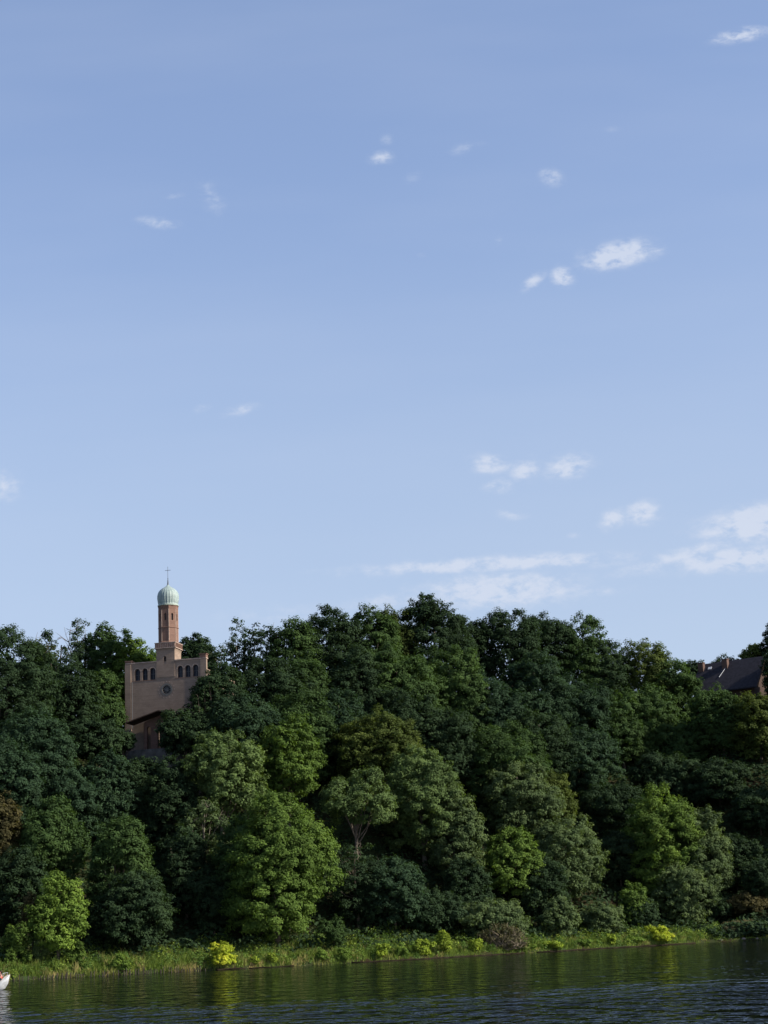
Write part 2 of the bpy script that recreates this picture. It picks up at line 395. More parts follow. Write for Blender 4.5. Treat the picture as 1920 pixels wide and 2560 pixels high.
# ------------------------------------------------------------------ foliage generator
def unit(a): return a / np.maximum(np.linalg.norm(a, axis=-1, keepdims=True), 1e-6)
def leaves_at(rng, pos, out, leaf, tint, droop=.15, spread=.75, up=.35, aspect=.55):
    n = len(pos)
    nr = unit(out*.75 + np.array([0, 0, up]) + rng.normal(0, spread*.6, (n, 3)))
    tg = unit(np.cross(nr, rng.normal(0, 1, (n, 3))) + np.array([0, 0, -droop]))
    tg = unit(tg - nr * (tg*nr).sum(1, keepdims=True))
    bt = np.cross(nr, tg)
    s = (leaf * rng.uniform(.6, 1.4, n))[:, None]
    a, c = tg*s*.5, bt*s*.5*aspect
    v = np.stack([pos - a, pos + c + a*.1, pos + a, pos - c + a*.1], 1).reshape(-1, 3)
    f = np.arange(n*4).reshape(-1, 4)
    return v, f, np.repeat(tint, 4)
def crown_points(rng, rx, ry, rz, blob, leaf, cover, style):
    """an uneven crown: big limbs' lobes, small leaf clumps over each; returns positions, outward dirs, tint"""
    E = np.array([rx, ry, rz])
    nl = {'cone': 13, 'lacy': 16, 'umbrella': 12}.get(style, 15)
    i = np.arange(nl) + .5
    ph = np.arccos(1 - 2*i/nl); th = math.pi*(1+5**.5)*i + rng.uniform(0, 6)
    d = unit(np.stack([np.cos(th)*np.sin(ph), np.sin(th)*np.sin(ph), np.cos(ph)], 1) + rng.normal(0, .25, (nl, 3)))
    lr = np.clip(rng.lognormal(-.86, .26, nl), .22, .62); lc = d * (rng.uniform(.96, 1.12, (nl, 1)) - lr[:, None])
    lr[d[:, 2] < -.3] *= 1.1
    if style == 'cone': k = np.clip(lc[:, 2], 0, 1); lc[:, :2] *= (1 - .75*k)[:, None]; lr *= 1 - .25*k
    if style == 'lacy': lc *= 1.15; lr *= .66
    if style == 'umbrella': lc[:, 2] = np.abs(lc[:, 2])*.9 + .1; lr *= .8
    if style == 'bush':
        lc[:, 2] = rng.uniform(-.7, .62, nl); lc[:, :2] = rng.normal(0, .36, (nl, 2)) * (1 - .45*np.clip(lc[:, 2:3], 0, 1)); lr = rng.uniform(.22, .42, nl)
    if style in ('round', 'wide', 'cone'):
        lc = np.vstack([lc, [[0, 0, .05], [.1, -.1, -.45]]]); lr = np.concatenate([lr, [.58, .45]])
        if style != 'cone': lc[:, :2] *= 1.04
    lt = rng.uniform(.15, .85, len(lc))
    C, D, B, T = [], [], [], []
    for c0, r0, t0 in zip(lc, lr, lt):
        R3 = r0 * E * np.array([1, 1, rng.uniform(.75, .95)])
        ar = 4*math.pi*((R3[0]*R3[1])**1.6/3 + 2*(R3[0]*R3[2])**1.6/3)**(1/1.6)
        n = int(max(7, ar/(blob*blob*(1.25 if style != 'lacy' else 1.9))))
        u_ = unit(rng.normal(0, 1, (n, 3)))
        p = c0*E + u_*R3*rng.uniform(.72, 1.10, (n, 1))
        q = ((p[:, None]/E - lc[None])/lr[None, :, None]); ins = (np.sqrt((q*q).sum(2)) < .74).any(1)
        low = (u_[:, 2] < -.75)
        k = ~ins & ~low
        C.append(p[k]); D.append(unit(u_[k] + .4*d[0]*0)); B.append(blob*rng.uniform(.45, 1.25, k.sum())); T.append(np.clip(t0 + rng.normal(0, .14, k.sum()), 0, 1))
    C, D, B, T = np.vstack(C), np.vstack(D), np.concatenate(B), np.concatenate(T)
    # the far side needs fewer clumps
    k = (C[:, 1] < ry*.25) | (rng.random(len(C)) < .5); C, D, B, T = C[k], D[k], B[k], T[k]
    la = .5*leaf*leaf*.55
    cnt = np.maximum(6, (4*math.pi*B*B*.30*cover/la).astype(int))
    idx = np.repeat(np.arange(len(C)), cnt); n = len(idx)
    # every clump is a flattened spray that reaches outward
    ax = unit(D + rng.normal(0, .35, D.shape) + np.array([0, 0, .1])); 
    ld = unit(rng.normal(0, 1, (n, 3)) + D[idx]*.35 + np.array([0, 0, .25]))
    rr = B[idx] * (1 - .55*rng.random(n)**1.3)
    pos = C[idx] + ld*rr[:, None]*np.array([1, 1, .62]) + ax[idx]*(rng.random(n)**2*.9*B[idx])[:, None]
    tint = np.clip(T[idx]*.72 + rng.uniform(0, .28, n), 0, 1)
    out = unit(ld*.65 + D[idx]*.45)
    # sparse inner foliage that closes the crown
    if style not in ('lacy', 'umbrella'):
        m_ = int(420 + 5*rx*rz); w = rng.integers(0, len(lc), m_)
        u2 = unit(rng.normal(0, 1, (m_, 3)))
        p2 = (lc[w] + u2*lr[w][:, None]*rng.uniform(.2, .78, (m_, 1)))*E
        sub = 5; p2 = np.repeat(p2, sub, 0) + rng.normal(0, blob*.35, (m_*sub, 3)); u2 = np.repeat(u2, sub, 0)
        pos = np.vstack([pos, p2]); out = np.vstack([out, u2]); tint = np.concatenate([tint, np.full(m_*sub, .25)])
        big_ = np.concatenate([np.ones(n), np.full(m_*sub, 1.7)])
    else: big_ = np.ones(n)
    return pos, out, (tint, big_), lc*E, lr
def make_trunk(rng, H, r0, targets, bare=False, lean=None):
    bm = bmesh.new()
    lean = lean or (rng.normal(0, .02)*H, rng.normal(0, .02)*H)
    pts, rad = [], []
    for k in range(7):
        f = k/6; pts.append((lean[0]*f + .03*H*math.sin(3*f + r0*9)*.5, lean[1]*f, H*.82*f - .6*(k == 0))); rad.append(r0*(1.25 if k == 0 else 1 - .8*f))
    add_tube(bm, pts, rad, 7)
    for tgt in targets:
        f = float(np.clip((tgt[2]/H)*.62 + rng.normal(0, .05), .15, .78)); k = f*6; k0 = int(k)
        a = Vector(pts[k0]).lerp(Vector(pts[min(6, k0+1)]), k-k0); b_ = Vector(tgt)
        mid = a.lerp(b_, .5) + Vector((rng.normal(0, .3), rng.normal(0, .3), -.07*(b_-a).length))
        rr = r0*(1-.8*f)*.55
        add_tube(bm, [a, a.lerp(mid, .55), mid, mid.lerp(b_, .6) + Vector((0, 0, .1)), b_], [rr, rr*.85, rr*.6, rr*.38, rr*.12], 5)
    return bm
def plant(name, base, H, crown_z, rx, ry, rz, mat, style='round', leaf=.42, blob=1.5, cover=1.0, seed=0, limbs=9, bark=None,
          r0=None, trunk_name='trunk', crown_name='crown', rot=None):
    """base: world point on the ground; crown centre crown_z above the base"""
    rng = np.random.default_rng(seed)
    root = empty(name, base)
    pos, out, tint, c, br = crown_points(rng, rx, ry, rz, blob, leaf, cover, style)
    pos[:, 2] += crown_z; c = c + np.array([0, 0, crown_z])
    lo = .15 + rng.random(len(pos))*.3
    ok = pos[:, 2] > lo
    tint, big_ = tint
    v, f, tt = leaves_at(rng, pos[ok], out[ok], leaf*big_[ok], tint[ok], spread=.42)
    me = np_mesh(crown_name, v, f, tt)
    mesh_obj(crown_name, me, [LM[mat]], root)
    sel = rng.choice(len(c), min(limbs, len(c)), replace=False)
    tg = [tuple(c[k]) for k in sel if c[k][2] > H*.25]
    tb = make_trunk(rng, H, r0 or max(.05, H*.02), tg)
    if style == 'lacy':
        for k in range(34):
            j = int(rng.integers(0, len(c))); 
            if c[j][2] < crown_z: continue
            a = Vector(c[j]); dv = Vector(rng.normal(0, .6, 3)) + Vector((0, 0, .9)); dv.normalize(); Lg = float(br[j]*rz*rng.uniform(.9, 1.35))
            m1 = a + dv*Lg*.6; m2 = a + dv*Lg + Vector(rng.normal(0, .25, 3))
            add_tube(tb, [a, m1, m2], [.06, .035, .012], 4)
            add_tube(tb, [m1, m1 + (m2-m1).orthogonal().normalized()*Lg*.25 + dv*Lg*.2], [.028, .01], 4)
    bm_obj(trunk_name, tb, bark or BARK, root, True)
    return root

# ------------------------------------------------------------------ trees
# centre x, top, bottom of crown, half width (1659-wide reading), metres behind the shore, leaf colour, habit, label
TREES = [
 # skyline, left of the church
 (14, 1356, 1640, 92, 44, 'dark', 'round', 'tall dark tree at the left edge, its crown sloping down towards the church'),
 (88, 1356, 1600, 42, 66, 'olive', 'lacy', 'thin-topped tree on the skyline between the left edge tree and the darkest peak'),
 (132, 1345, 1600, 50, 62, 'dark', 'lacy', 'see-through dark crown on the skyline left of the twin peaks'),
 (186, 1328, 1580, 38, 68, 'dark', 'lacy', 'dark pointed crown, highest on the skyline left of the church'),
 (232, 1340, 1560, 36, 64, 'mid', 'round', 'green crown on the skyline just right of the highest left peak'),
 (285, 1368, 1560, 52, 60, 'green', 'round', 'sunlit green crown on the skyline left of the brick tower'),
 (335, 1405, 1560, 40, 74, 'green', 'round', 'low crown peeping out behind the left part of the church parapet'),
 (228, 1440, 1640, 44, 56, 'mid', 'round', 'medium green tree touching the left wall of the church'),
 (155, 1420, 1660, 52, 52, 'dark', 'round', 'very dark tree in the hollow between left edge slope and church'),
 (200, 1548, 1650, 56, 42, 'dark', 'round', 'low round dark bushy tree down left of the church porch'),
 (268, 1574, 1625, 26, 44, 'dark', 'round', 'low dark bush-like tree against the foot of the church, left corner'),
 # skyline, right of the church
 (425, 1366, 1480, 44, 78, 'dark', 'round', 'dark rounded tree on the skyline right behind the brick tower'),
 (468, 1392, 1500, 36, 76, 'blue', 'lacy', 'small dark tree on the skyline behind the brick corner pillar'),
 (474, 1428, 1590, 56, 42, 'dark', 'round', 'dark tree covering the right end of the church facade'),
 (432, 1480, 1600, 36, 41, 'dark', 'lacy', 'thin branched dark tree before the wall right of the round window'),
 (402, 1528, 1640, 60, 40, 'dark', 'round', 'almost black tree before the right half of the church porch'),
 (528, 1332, 1500, 40, 66, 'dark', 'lacy', 'airy crown with bare twigs against the sky right of the church'),
 (578, 1336, 1560, 48, 62, 'dark', 'lacy', 'airy dark crown second from the bare twigs on the skyline'),
 (640, 1326, 1560, 50, 60, 'mid', 'round', 'green skyline crown where the ridge starts climbing right of the church'),
 (716, 1300, 1540, 62, 62, 'dark', 'round', 'dark skyline crown with a ragged two-horned top left of centre'),
 (800, 1308, 1520, 62, 62, 'mid', 'round', 'smooth green skyline crown left of the domed peak'),
 (860, 1300, 1500, 42, 66, 'olive', 'round', 'small yellowish skyline crown leaning on the domed peak'),
 (936, 1279, 1520, 74, 64, 'dark', 'round', 'dome-shaped crown forming the highest point of the skyline'),
 (1005, 1325, 1500, 46, 68, 'dark', 'round', 'low dark crown in the dip right of the domed peak'),
 (1100, 1301, 1500, 62, 64, 'dark', 'round', 'broad flat-topped skyline crown right of the dip'),
 (1180, 1312, 1500, 54, 66, 'dark', 'round', 'dark skyline crown with sky showing through below it'),
 (1258, 1320, 1560, 56, 62, 'mid', 'round', 'skyline crown with spiky shoots where the ridge begins to fall'),
 (1312, 1372, 1620, 48, 58, 'dark', 'round', 'dark crown on the falling right shoulder of the ridge'),
 (1400, 1372, 1640, 62, 58, 'olive', 'round', 'yellowish green crown with a spiky tip left of the slate roof'),
 (1462, 1412, 1700, 56, 56, 'mid', 'round', 'green crown leaning up against the dark house from the left'),
 (1500, 1425, 1500, 26, 82, 'dark', 'round', 'small dark crown behind the left chimney of the house'),
 (1562, 1418, 1480, 34, 84, 'dark', 'lacy', 'low crown behind the slate roof between its two chimneys'),
 (1634, 1386, 1480, 32, 86, 'olive', 'round', 'yellowish crown above the right end of the slate roof'),
 (1676, 1402, 1530, 26, 58, 'dark', 'round', 'dark tree hiding the gable of the slate-roofed house at the right edge'),
 (1676, 1345, 1500, 26, 84, 'dark', 'round', 'tall dark crown cut off by the right edge above the house'),
 (449, 1448, 1530, 24, 40, 'dark', 'lacy', 'small dark tree poking up before the rightmost arch of the church'),
 # upper slope
 (590, 1420, 1660, 72, 48, 'dark', 'round', 'dark upper slope tree next right from the church facade'),
 (665, 1430, 1680, 62, 50, 'mid', 'round', 'dark green upper slope tree below the two-horned skyline crown'),
 (530, 1500, 1680, 76, 38, 'blue', 'round', 'bluish tree on the slope right below the church end'),
 (640, 1500, 1700, 70, 40, 'mid', 'round', 'broad green tree above the bright pillar-shaped crown'),
 (735, 1480, 1720, 66, 42, 'blue', 'round', 'bluish slope tree between the bright pillar crown and yellowish tree'),
 (775, 1400, 1620, 62, 50, 'dark', 'round', 'dark upper slope crown left below the domed peak'),
 (860, 1378, 1620, 72, 50, 'mid', 'round', 'lit green crown under the domed peak, left side'),
 (880, 1490, 1720, 70, 42, 'dark', 'round', 'very dark tree in the middle of the slope over the yellowish one'),
 (975, 1400, 1640, 70, 50, 'mid', 'round', 'green upper slope crown right under the domed peak'),
 (960, 1530, 1760, 66, 38, 'dark', 'round', 'dark hollow tree behind the large grey-green one'),
 (1060, 1440, 1660, 66, 48, 'blue', 'round', 'bluish crown below the flat-topped skyline tree'),
 (1160, 1410, 1640, 68, 50, 'blue', 'round', 'broad blue-green crown below the gap with sky showing through'),
 (1240, 1440, 1680, 70, 48, 'blue', 'round', 'blue-green crown on the upper slope under the spiky-shoot tree'),
 (1175, 1530, 1760, 62, 40, 'dark', 'round', 'dark crown in the middle of the right slope'),
 (1265, 1570, 1800, 66, 38, 'blue', 'round', 'bluish drooping tree right of centre in the deep shade'),
 (1345, 1500, 1760, 62, 46, 'mid', 'round', 'green slope tree left below the yellowish spiky-tip crown'),
 (1400, 1480, 1740, 66, 48, 'mid', 'round', 'broad green tree hanging down under the spiky-tip crown'),
 (1470, 1560, 1800, 60, 44, 'mid', 'round', 'green tree left below the dark house wall'),
 (1440, 1620, 1880, 66, 34, 'dark', 'round', 'shaded tree above the sunlit bright crown on the right'),
 (1566, 1482, 1800, 54, 46, 'mid', 'round', 'tree growing right under the eave of the dark house'),
 (1645, 1490, 1820, 50, 44, 'olive', 'round', 'tree under the gable of the dark house at the right edge'),
 (1560, 1640, 1940, 62, 34, 'dark', 'round', 'nearly black tree standing right of the sunlit bright pair'),
 (1648, 1700, 2000, 62, 28, 'dark', 'round', 'nearly black tree at the right edge above the brown thicket'),
 (1330, 1680, 1960, 62, 30, 'dark', 'round', 'dark tree left behind the sunlit bright crown'),
 # middle slope
 (1340, 1800, 2010, 56, 20, 'dark', 'round', 'black-green tree in the dark gap left of the sunlit bright tree'),
 (1590, 1800, 2010, 58, 18, 'dark', 'round', 'black-green tree in the dark corner right of the sunlit bright pair'),
 (1175, 1850, 2015, 50, 13, 'dark', 'round', 'dark tree between the slim bright green one and the bank'),
 (1655, 1850, 2010, 46, 15, 'dark', 'round', 'low black-green tree at the right edge behind the bank bushes'),
 (1010, 1850, 2020, 46, 13, 'dark', 'round', 'dark tree behind the wide low one over the dead thicket'),
 (70, 1520, 1760, 80, 34, 'blue', 'round', 'bluish tree on the left slope under the tall edge tree'),
 (10, 1600, 1820, 70, 28, 'blue', 'round', 'bluish tree at the left edge over the rusty-leaved one'),
 (150, 1655, 1820, 72, 30, 'blue', 'round', 'bluish scrubby tree on the open slope left below the church'),
 (232, 1630, 1790, 62, 31, 'blue', 'round', 'bluish scrubby tree on the open slope straight below the round dark bush'),
 (300, 1628, 1800, 66, 33, 'dark', 'round', 'dark scrubby tree on the slope straight below the porch'),
 (368, 1640, 1850, 56, 29, 'dark', 'round', 'dark scrubby tree left of the pale tree with visible branches'),
 (482, 1582, 1760, 88, 27, 'pale', 'round', 'pale green tree with pale branches showing, below right of the church'),
 (440, 1720, 1880, 58, 22, 'grey', 'lacy', 'thin greyish tree under the pale tree with visible branches'),
 (622, 1540, 1740, 60, 30, 'green', 'round', 'bright green pillar-shaped crown above the biggest shore tree'),
 (820, 1528, 1720, 76, 33, 'olive', 'round', 'yellowish green domed tree near the middle of the slope'),
 (768, 1662, 1800, 76, 22, 'pale', 'umbrella', 'umbrella-shaped tree with a bare dark trunk beneath its arching top'),
 (915, 1606, 1960, 84, 24, 'pale', 'cone', 'large grey-green tree in the centre, from the slope to the bank'),
 (985, 1690, 1960, 52, 19, 'grey', 'round', 'slim greyish tree leaning on the right of the large grey-green one'),
 (1085, 1558, 1760, 78, 33, 'mid', 'round', 'green domed tree right of the central grey-green one'),
 (1120, 1642, 1820, 72, 27, 'grey', 'round', 'greyish pale tree right of centre under the green domed one'),
 (1195, 1668, 1800, 40, 27, 'olive', 'round', 'small yellowish tree on the right flank of the greyish pale one'),
 (1112, 1764, 1980, 60, 16, 'green', 'cone', 'slim bright green tree in front of the greyish ones, right of centre'),
 (1225, 1756, 1990, 72, 17, 'grey', 'round', 'grey-green tree right beside the slim bright green one'),
 (1430, 1700, 1970, 72, 14, 'green', 'round', 'sunlit bright green tree near the right shore'),
 (1518, 1722, 2000, 60, 12, 'grey', 'round', 'grey-green tree touching the right side of the sunlit bright one'),
 (1475, 1860, 2010, 66, 10, 'grey', 'round', 'low grey-green tree at the foot of the sunlit bright pair'),
 (1368, 1905, 2020, 30, 10, 'green', 'round', 'small round bright tree at the left foot of the sunlit bright one'),
 # first row by the water
 (560, 1760, 2040, 100, 14, 'mid', 'round', 'shaded left half of the biggest shore tree, a crown of its own behind it'),
 (600, 1706, 2066, 116, 9, 'green', 'round', 'biggest and brightest tree by the water, left of centre'),
 (262, 1742, 2000, 68, 13, 'mid', 'cone', 'tall cone-shaped dark green tree left of the biggest shore tree'),
 (285, 1880, 2060, 84, 10, 'dark', 'round', 'low spreading dark skirt tree at the foot of the cone-shaped one'),
 (125, 1886, 2068, 56, 5, 'lime', 'round', 'small sunlit yellow-green tree near the left shore'),
 (8, 1712, 1870, 36, 20, 'rust', 'round', 'rusty olive leaved tree cut by the left edge halfway down'),
 (110, 1725, 1920, 70, 20, 'mid', 'round', 'green tree between the rusty edge tree and the cone-shaped one'),
 (40, 1830, 2010, 66, 14, 'dark', 'round', 'dark tree behind the small sunlit tree, at the left'),
 (70, 1930, 2020, 22, 7, 'rust', 'round', 'small rust brown leaved tree just left of the small sunlit one'),
 (400, 1790, 2030, 66, 17, 'dark', 'round', 'dark tree between the cone-shaped and the biggest shore tree'),
 (460, 1880, 2060, 44, 14, 'dark', 'round', 'black-green low tree tucked under the left of the biggest shore tree'),
 (770, 1800, 2050, 76, 14, 'dark', 'lacy', 'dark twiggy tree right of the biggest shore tree'),
 (850, 1850, 2060, 70, 12, 'blue', 'round', 'shaded bluish tree by the bank below the umbrella-shaped one'),
 (940, 1920, 2060, 60, 10, 'dark', 'round', 'dark low tree by the bank under the central grey-green one'),
 (1060, 1940, 2050, 76, 7, 'grey', 'wide', 'wide low tree overhanging the brown dead thicket'),
 (1208, 1935, 2040, 42, 7, 'grey', 'cone', 'feathery low conical tree right of the brown dead thicket'),
 (1302, 1950, 2030, 46, 7, 'grey', 'round', 'low round grey-green tree left of the brightest right bush'),
 (1380, 1940, 2030, 40, 10, 'dark', 'round', 'dark low tree behind the brightest right bush'),
 (1545, 1930, 2030, 46, 11, 'dark', 'round', 'dark low tree at the right bank beside the grey-green pair'),
 (1620, 1930, 2030, 44, 12, 'rust', 'round', 'dim reddish tree in the dark corner over the right bank'),
]
# neighbours beyond the frame, so the wood goes on to either side
rs = random.Random(5)
SIDE = []
for k in range(7):
    SIDE.append((-120 - 105*(k % 4) - rs.random()*30, 1380 + 190*(k//4)*1.0 + rs.random()*40, 1650 + 200*(k//4), 85, 56 - 26*(k//4), rs.choice(['dark', 'mid', 'blue']), 'round'))
    SIDE.append((1780 + 105*(k % 4) + rs.random()*30, 1380 + 190*(k//4) + rs.random()*40, 1650 + 200*(k//4), 85, 56 - 26*(k//4), rs.choice(['dark', 'mid', 'blue']), 'round'))
PALE_BARK = {'pale', 'grey'}
def tree_from(row, seed, leafscale=1.0):
    cx, top, bot, hw, d, mat, style = row[:7]
    px = cx*K
    x = 0.0; Y = 220.0
    for _ in range(6):
        Y = float(shore(x)) + d; x = at(px, (top+bot)/2*K, Y).x
    T = at(px, top*K, Y); B = at(px, bot*K, Y)
    gz = float(ground(np.array(x), np.array(Y)))
    mpp = Y / F * K
    rx = hw*mpp
    bz = max(B.z, gz + .4)
    rz = (T.z - bz)/2 * 1.0
    crown_z = (T.z + bz)/2 - gz
    H = T.z - gz
    if style == 'umbrella': crown_z = (bz - gz) + (T.z - bz)*.2; rz = (T.z-bz)*.8
    leaf = (.29 + .07*min(1, d/60))*leafscale
    if d > 20 and not (225 < cx < 345 or 380 < cx < 490): hw *= 1.12; rx *= 1.12
    blob = float(np.clip(.085*(rx*rx*rz)**(1/3)+.28, .42, .95))
    if d < 12: blob *= .9
    bark = BARK_PALE if mat in PALE_BARK and style != 'umbrella' else BARK
    nm = 'broadleaf_tree'
    root = plant(nm, (x, Y, gz), H, crown_z, rx*.98, max(rx*.85, 1.5), rz*.99, mat, style, leaf, blob, 1.1 if style != 'lacy' else .9,
                 seed, limbs=14 if style in ('lacy', 'umbrella') else 8, bark=bark)
    return root
for i, row in enumerate(TREES):
    r_ = tree_from(row, 100 + i)
    tag(r_, row[7], 'tree', 'broadleaved trees on the wooded bank')
for i, row in enumerate(SIDE):
    r_ = tree_from(row, 700 + i, 1.5)
    tag(r_, 'dark broadleaved tree of the wood beyond the edge of the photo', 'tree', 'trees beyond the edges of the photo')

# ------------------------------------------------------------------ undergrowth on the slope (uncountable)
rng = np.random.default_rng(9)
n = 90000
ux = rng.uniform(-75, 85, n); ud = rng.uniform(5, 62, n)
ux[:7000] = rng.uniform(45, 75, 7000); ud[:7000] = rng.uniform(.3, 7, 7000); uy = shore(ux) + ud
gz = ground(ux, uy)
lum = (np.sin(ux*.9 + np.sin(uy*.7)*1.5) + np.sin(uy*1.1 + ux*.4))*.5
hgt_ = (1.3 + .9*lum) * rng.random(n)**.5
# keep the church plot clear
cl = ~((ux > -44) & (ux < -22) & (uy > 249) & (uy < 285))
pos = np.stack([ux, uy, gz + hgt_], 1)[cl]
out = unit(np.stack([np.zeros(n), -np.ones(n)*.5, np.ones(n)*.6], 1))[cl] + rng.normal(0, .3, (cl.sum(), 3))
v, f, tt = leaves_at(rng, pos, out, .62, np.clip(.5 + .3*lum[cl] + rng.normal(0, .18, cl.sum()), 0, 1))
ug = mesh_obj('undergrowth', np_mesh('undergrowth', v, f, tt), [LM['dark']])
tag(ug, 'dense dark undergrowth covering the slope between the trees', 'undergrowth', kind='stuff')

n = 75000
ux = rng.uniform(-95, 110, n); ud = rng.uniform(72, 112, n); uy = shore(ux) + ud
cl = ~((ux > -42) & (ux < -12) & (uy < 284)) & ~((ux > 48) & (ux < 76) & (uy > 294) & (uy < 320))
top = 11.5 + 3.0*np.sin(ux*.31 + 1) + 2.2*np.sin(ux*.83 + uy*.2) + 1.2*np.sin(ux*2.1)
top = np.where(ux > 46, np.clip(top - (ux-46)*.35, 3.0, 20), top)
pos = np.stack([ux, uy, ground(ux, uy) + top*rng.random(n)**.6], 1)[cl]
v, f, tt = leaves_at(rng, pos, unit(rng.normal(0, 1, pos.shape) + np.array([0, -.6, .5])), .95, rng.random(len(pos)))
bw = mesh_obj('wood_behind', np_mesh('wood_behind', v, f, tt), [LM['dark']])
tag(bw, 'mass of dark woodland behind the ridge, seen between the skyline trees', 'woodland', kind='stuff')

n = 70000
side = rng.random(n) < .5
ux = np.where(side, rng.uniform(84, 420, n), rng.uniform(-420, -74, n)); ud = 4 + 110*rng.random(n); uy = shore(ux) + ud
cellx, celly = np.round(ux/11 + .4*np.sin(uy*.2)), np.round(ud/10)
hh_ = 10 + 5*np.sin(cellx*12.9 + celly*78.2)
dx_, dy_ = (ux/11 + .4*np.sin(uy*.2) - cellx)*2, (ud/10 - celly)*2
top = hh_*np.sqrt(np.clip(1.15 - .75*(dx_**2 + dy_**2), .05, 1))
pos = np.stack([ux, uy, ground(ux, uy) + top*rng.random(n)**.35], 1)
v, f, tt = leaves_at(rng, pos, unit(np.stack([dx_, dy_ - .4, np.full(n, .9)], 1)), 1.9, np.clip(.5 + .35*np.sin(cellx*3.3 + celly*5.1) + rng.normal(0, .1, n), 0, 1))
tag(mesh_obj('wood_beside', np_mesh('wood_beside', v, f, tt), [LM['mid']]), 'woodland going on along the bank beyond both edges of the photo', 'woodland', kind='stuff')

# ------------------------------------------------------------------ bank vegetation (uncountable)
BANK_GRASS = leaf_mat('bank_grass', (.12, .175, .030), (.38, .27, .13), dark=.5)
rng = np.random.default_rng(21)
n = 70000
nc = 3600
cxs = rng.uniform(-60, 62, nc); cds = rng.uniform(.12, 9.5, nc); cds[:420] = rng.uniform(.1, .8, 420); cds[:90] = rng.uniform(-.12, .1, 90)
ch = rng.uniform(.35, 1.6, nc) * np.interp(cxs, [-60, -20, 0, 44, 49, 60], [1.1, 1.0, .72, .62, .22, .2]) * (.55 + .45*np.clip(cds/2.0, 0, 1)); ct = np.clip(rng.normal(.42, .2, nc) + .30*(np.sin(cxs*.9)*.5+.6)*np.exp(-cds/1.8)*np.clip((-cxs-2)/12, 0, 1)*1.5 - .12*np.sin(cds*.8), 0, 1)
idx = rng.integers(0, nc, n)
bx = cxs[idx] + rng.normal(0, .22, n); bd = np.maximum(-.05, cds[idx] + rng.normal(0, .22, n)); by = shore(bx) + bd
bz = ground(bx, by) - .03
hh = ch[idx]*rng.uniform(.5, 1.15, n)
ang = rng.uniform(0, 2*math.pi, n); wd = rng.uniform(.03, .065, n)
lean = rng.normal(0, .28, (n, 2))*hh[:, None]
base = np.stack([bx, by, bz], 1); side = np.stack([np.cos(ang)*wd, np.sin(ang)*wd*.3, np.zeros(n)], 1)
mid = base + np.stack([lean[:, 0]*.35, lean[:, 1]*.35, hh*.55], 1); tip = base + np.stack([lean[:, 0], lean[:, 1], hh], 1)
v = np.stack([base - side, base + side, mid + side*.9, tip, mid - side*.9], 1).reshape(-1, 3)
f = np.arange(n*5).reshape(-1, 5)
bg_ = mesh_obj('bank_grass', np_mesh('bank_grass', v, f, np.repeat(ct[idx]*.8 + rng.uniform(0, .2, n), 5)), [BANK_GRASS])
tag(bg_, 'tall green and straw-coloured grass along the river bank', 'grass', kind='stuff')
n = 80000
nc = 900
cxs = rng.uniform(-60, 47, nc); cds = rng.uniform(.3, 11.5, nc); ch = rng.uniform(.45, 1.35, nc)*(.6 + .4*np.clip(cds/3, 0, 1))
idx = rng.integers(0, nc, n)
ld = unit(rng.normal(0, 1, (n, 3)) + np.array([0, -.2, .6]))
rad = ch[idx]*(.7 + .3*rng.random(n))
px_ = cxs[idx] + ld[:, 0]*rad; pd_ = np.maximum(.1, cds[idx] + ld[:, 1]*rad)
py_ = shore(px_) + pd_; pz_ = ground(px_, py_) + np.abs(ld[:, 2])*rad*1.5 + .05
WEED = leaf_mat('bank_weeds', (.070, .125, .028), (.19, .24, .04), dark=.5)
v, f, tt = leaves_at(rng, np.stack([px_, py_, pz_], 1), ld, .22, np.clip(rng.random(nc)[idx]*.7 + rng.uniform(0, .3, n), 0, 1))
wd_ = mesh_obj('bank_weeds', np_mesh('bank_weeds', v, f, tt), [WEED])
tag(wd_, 'leafy green weeds growing among the bank grass', 'weeds', kind='stuff')

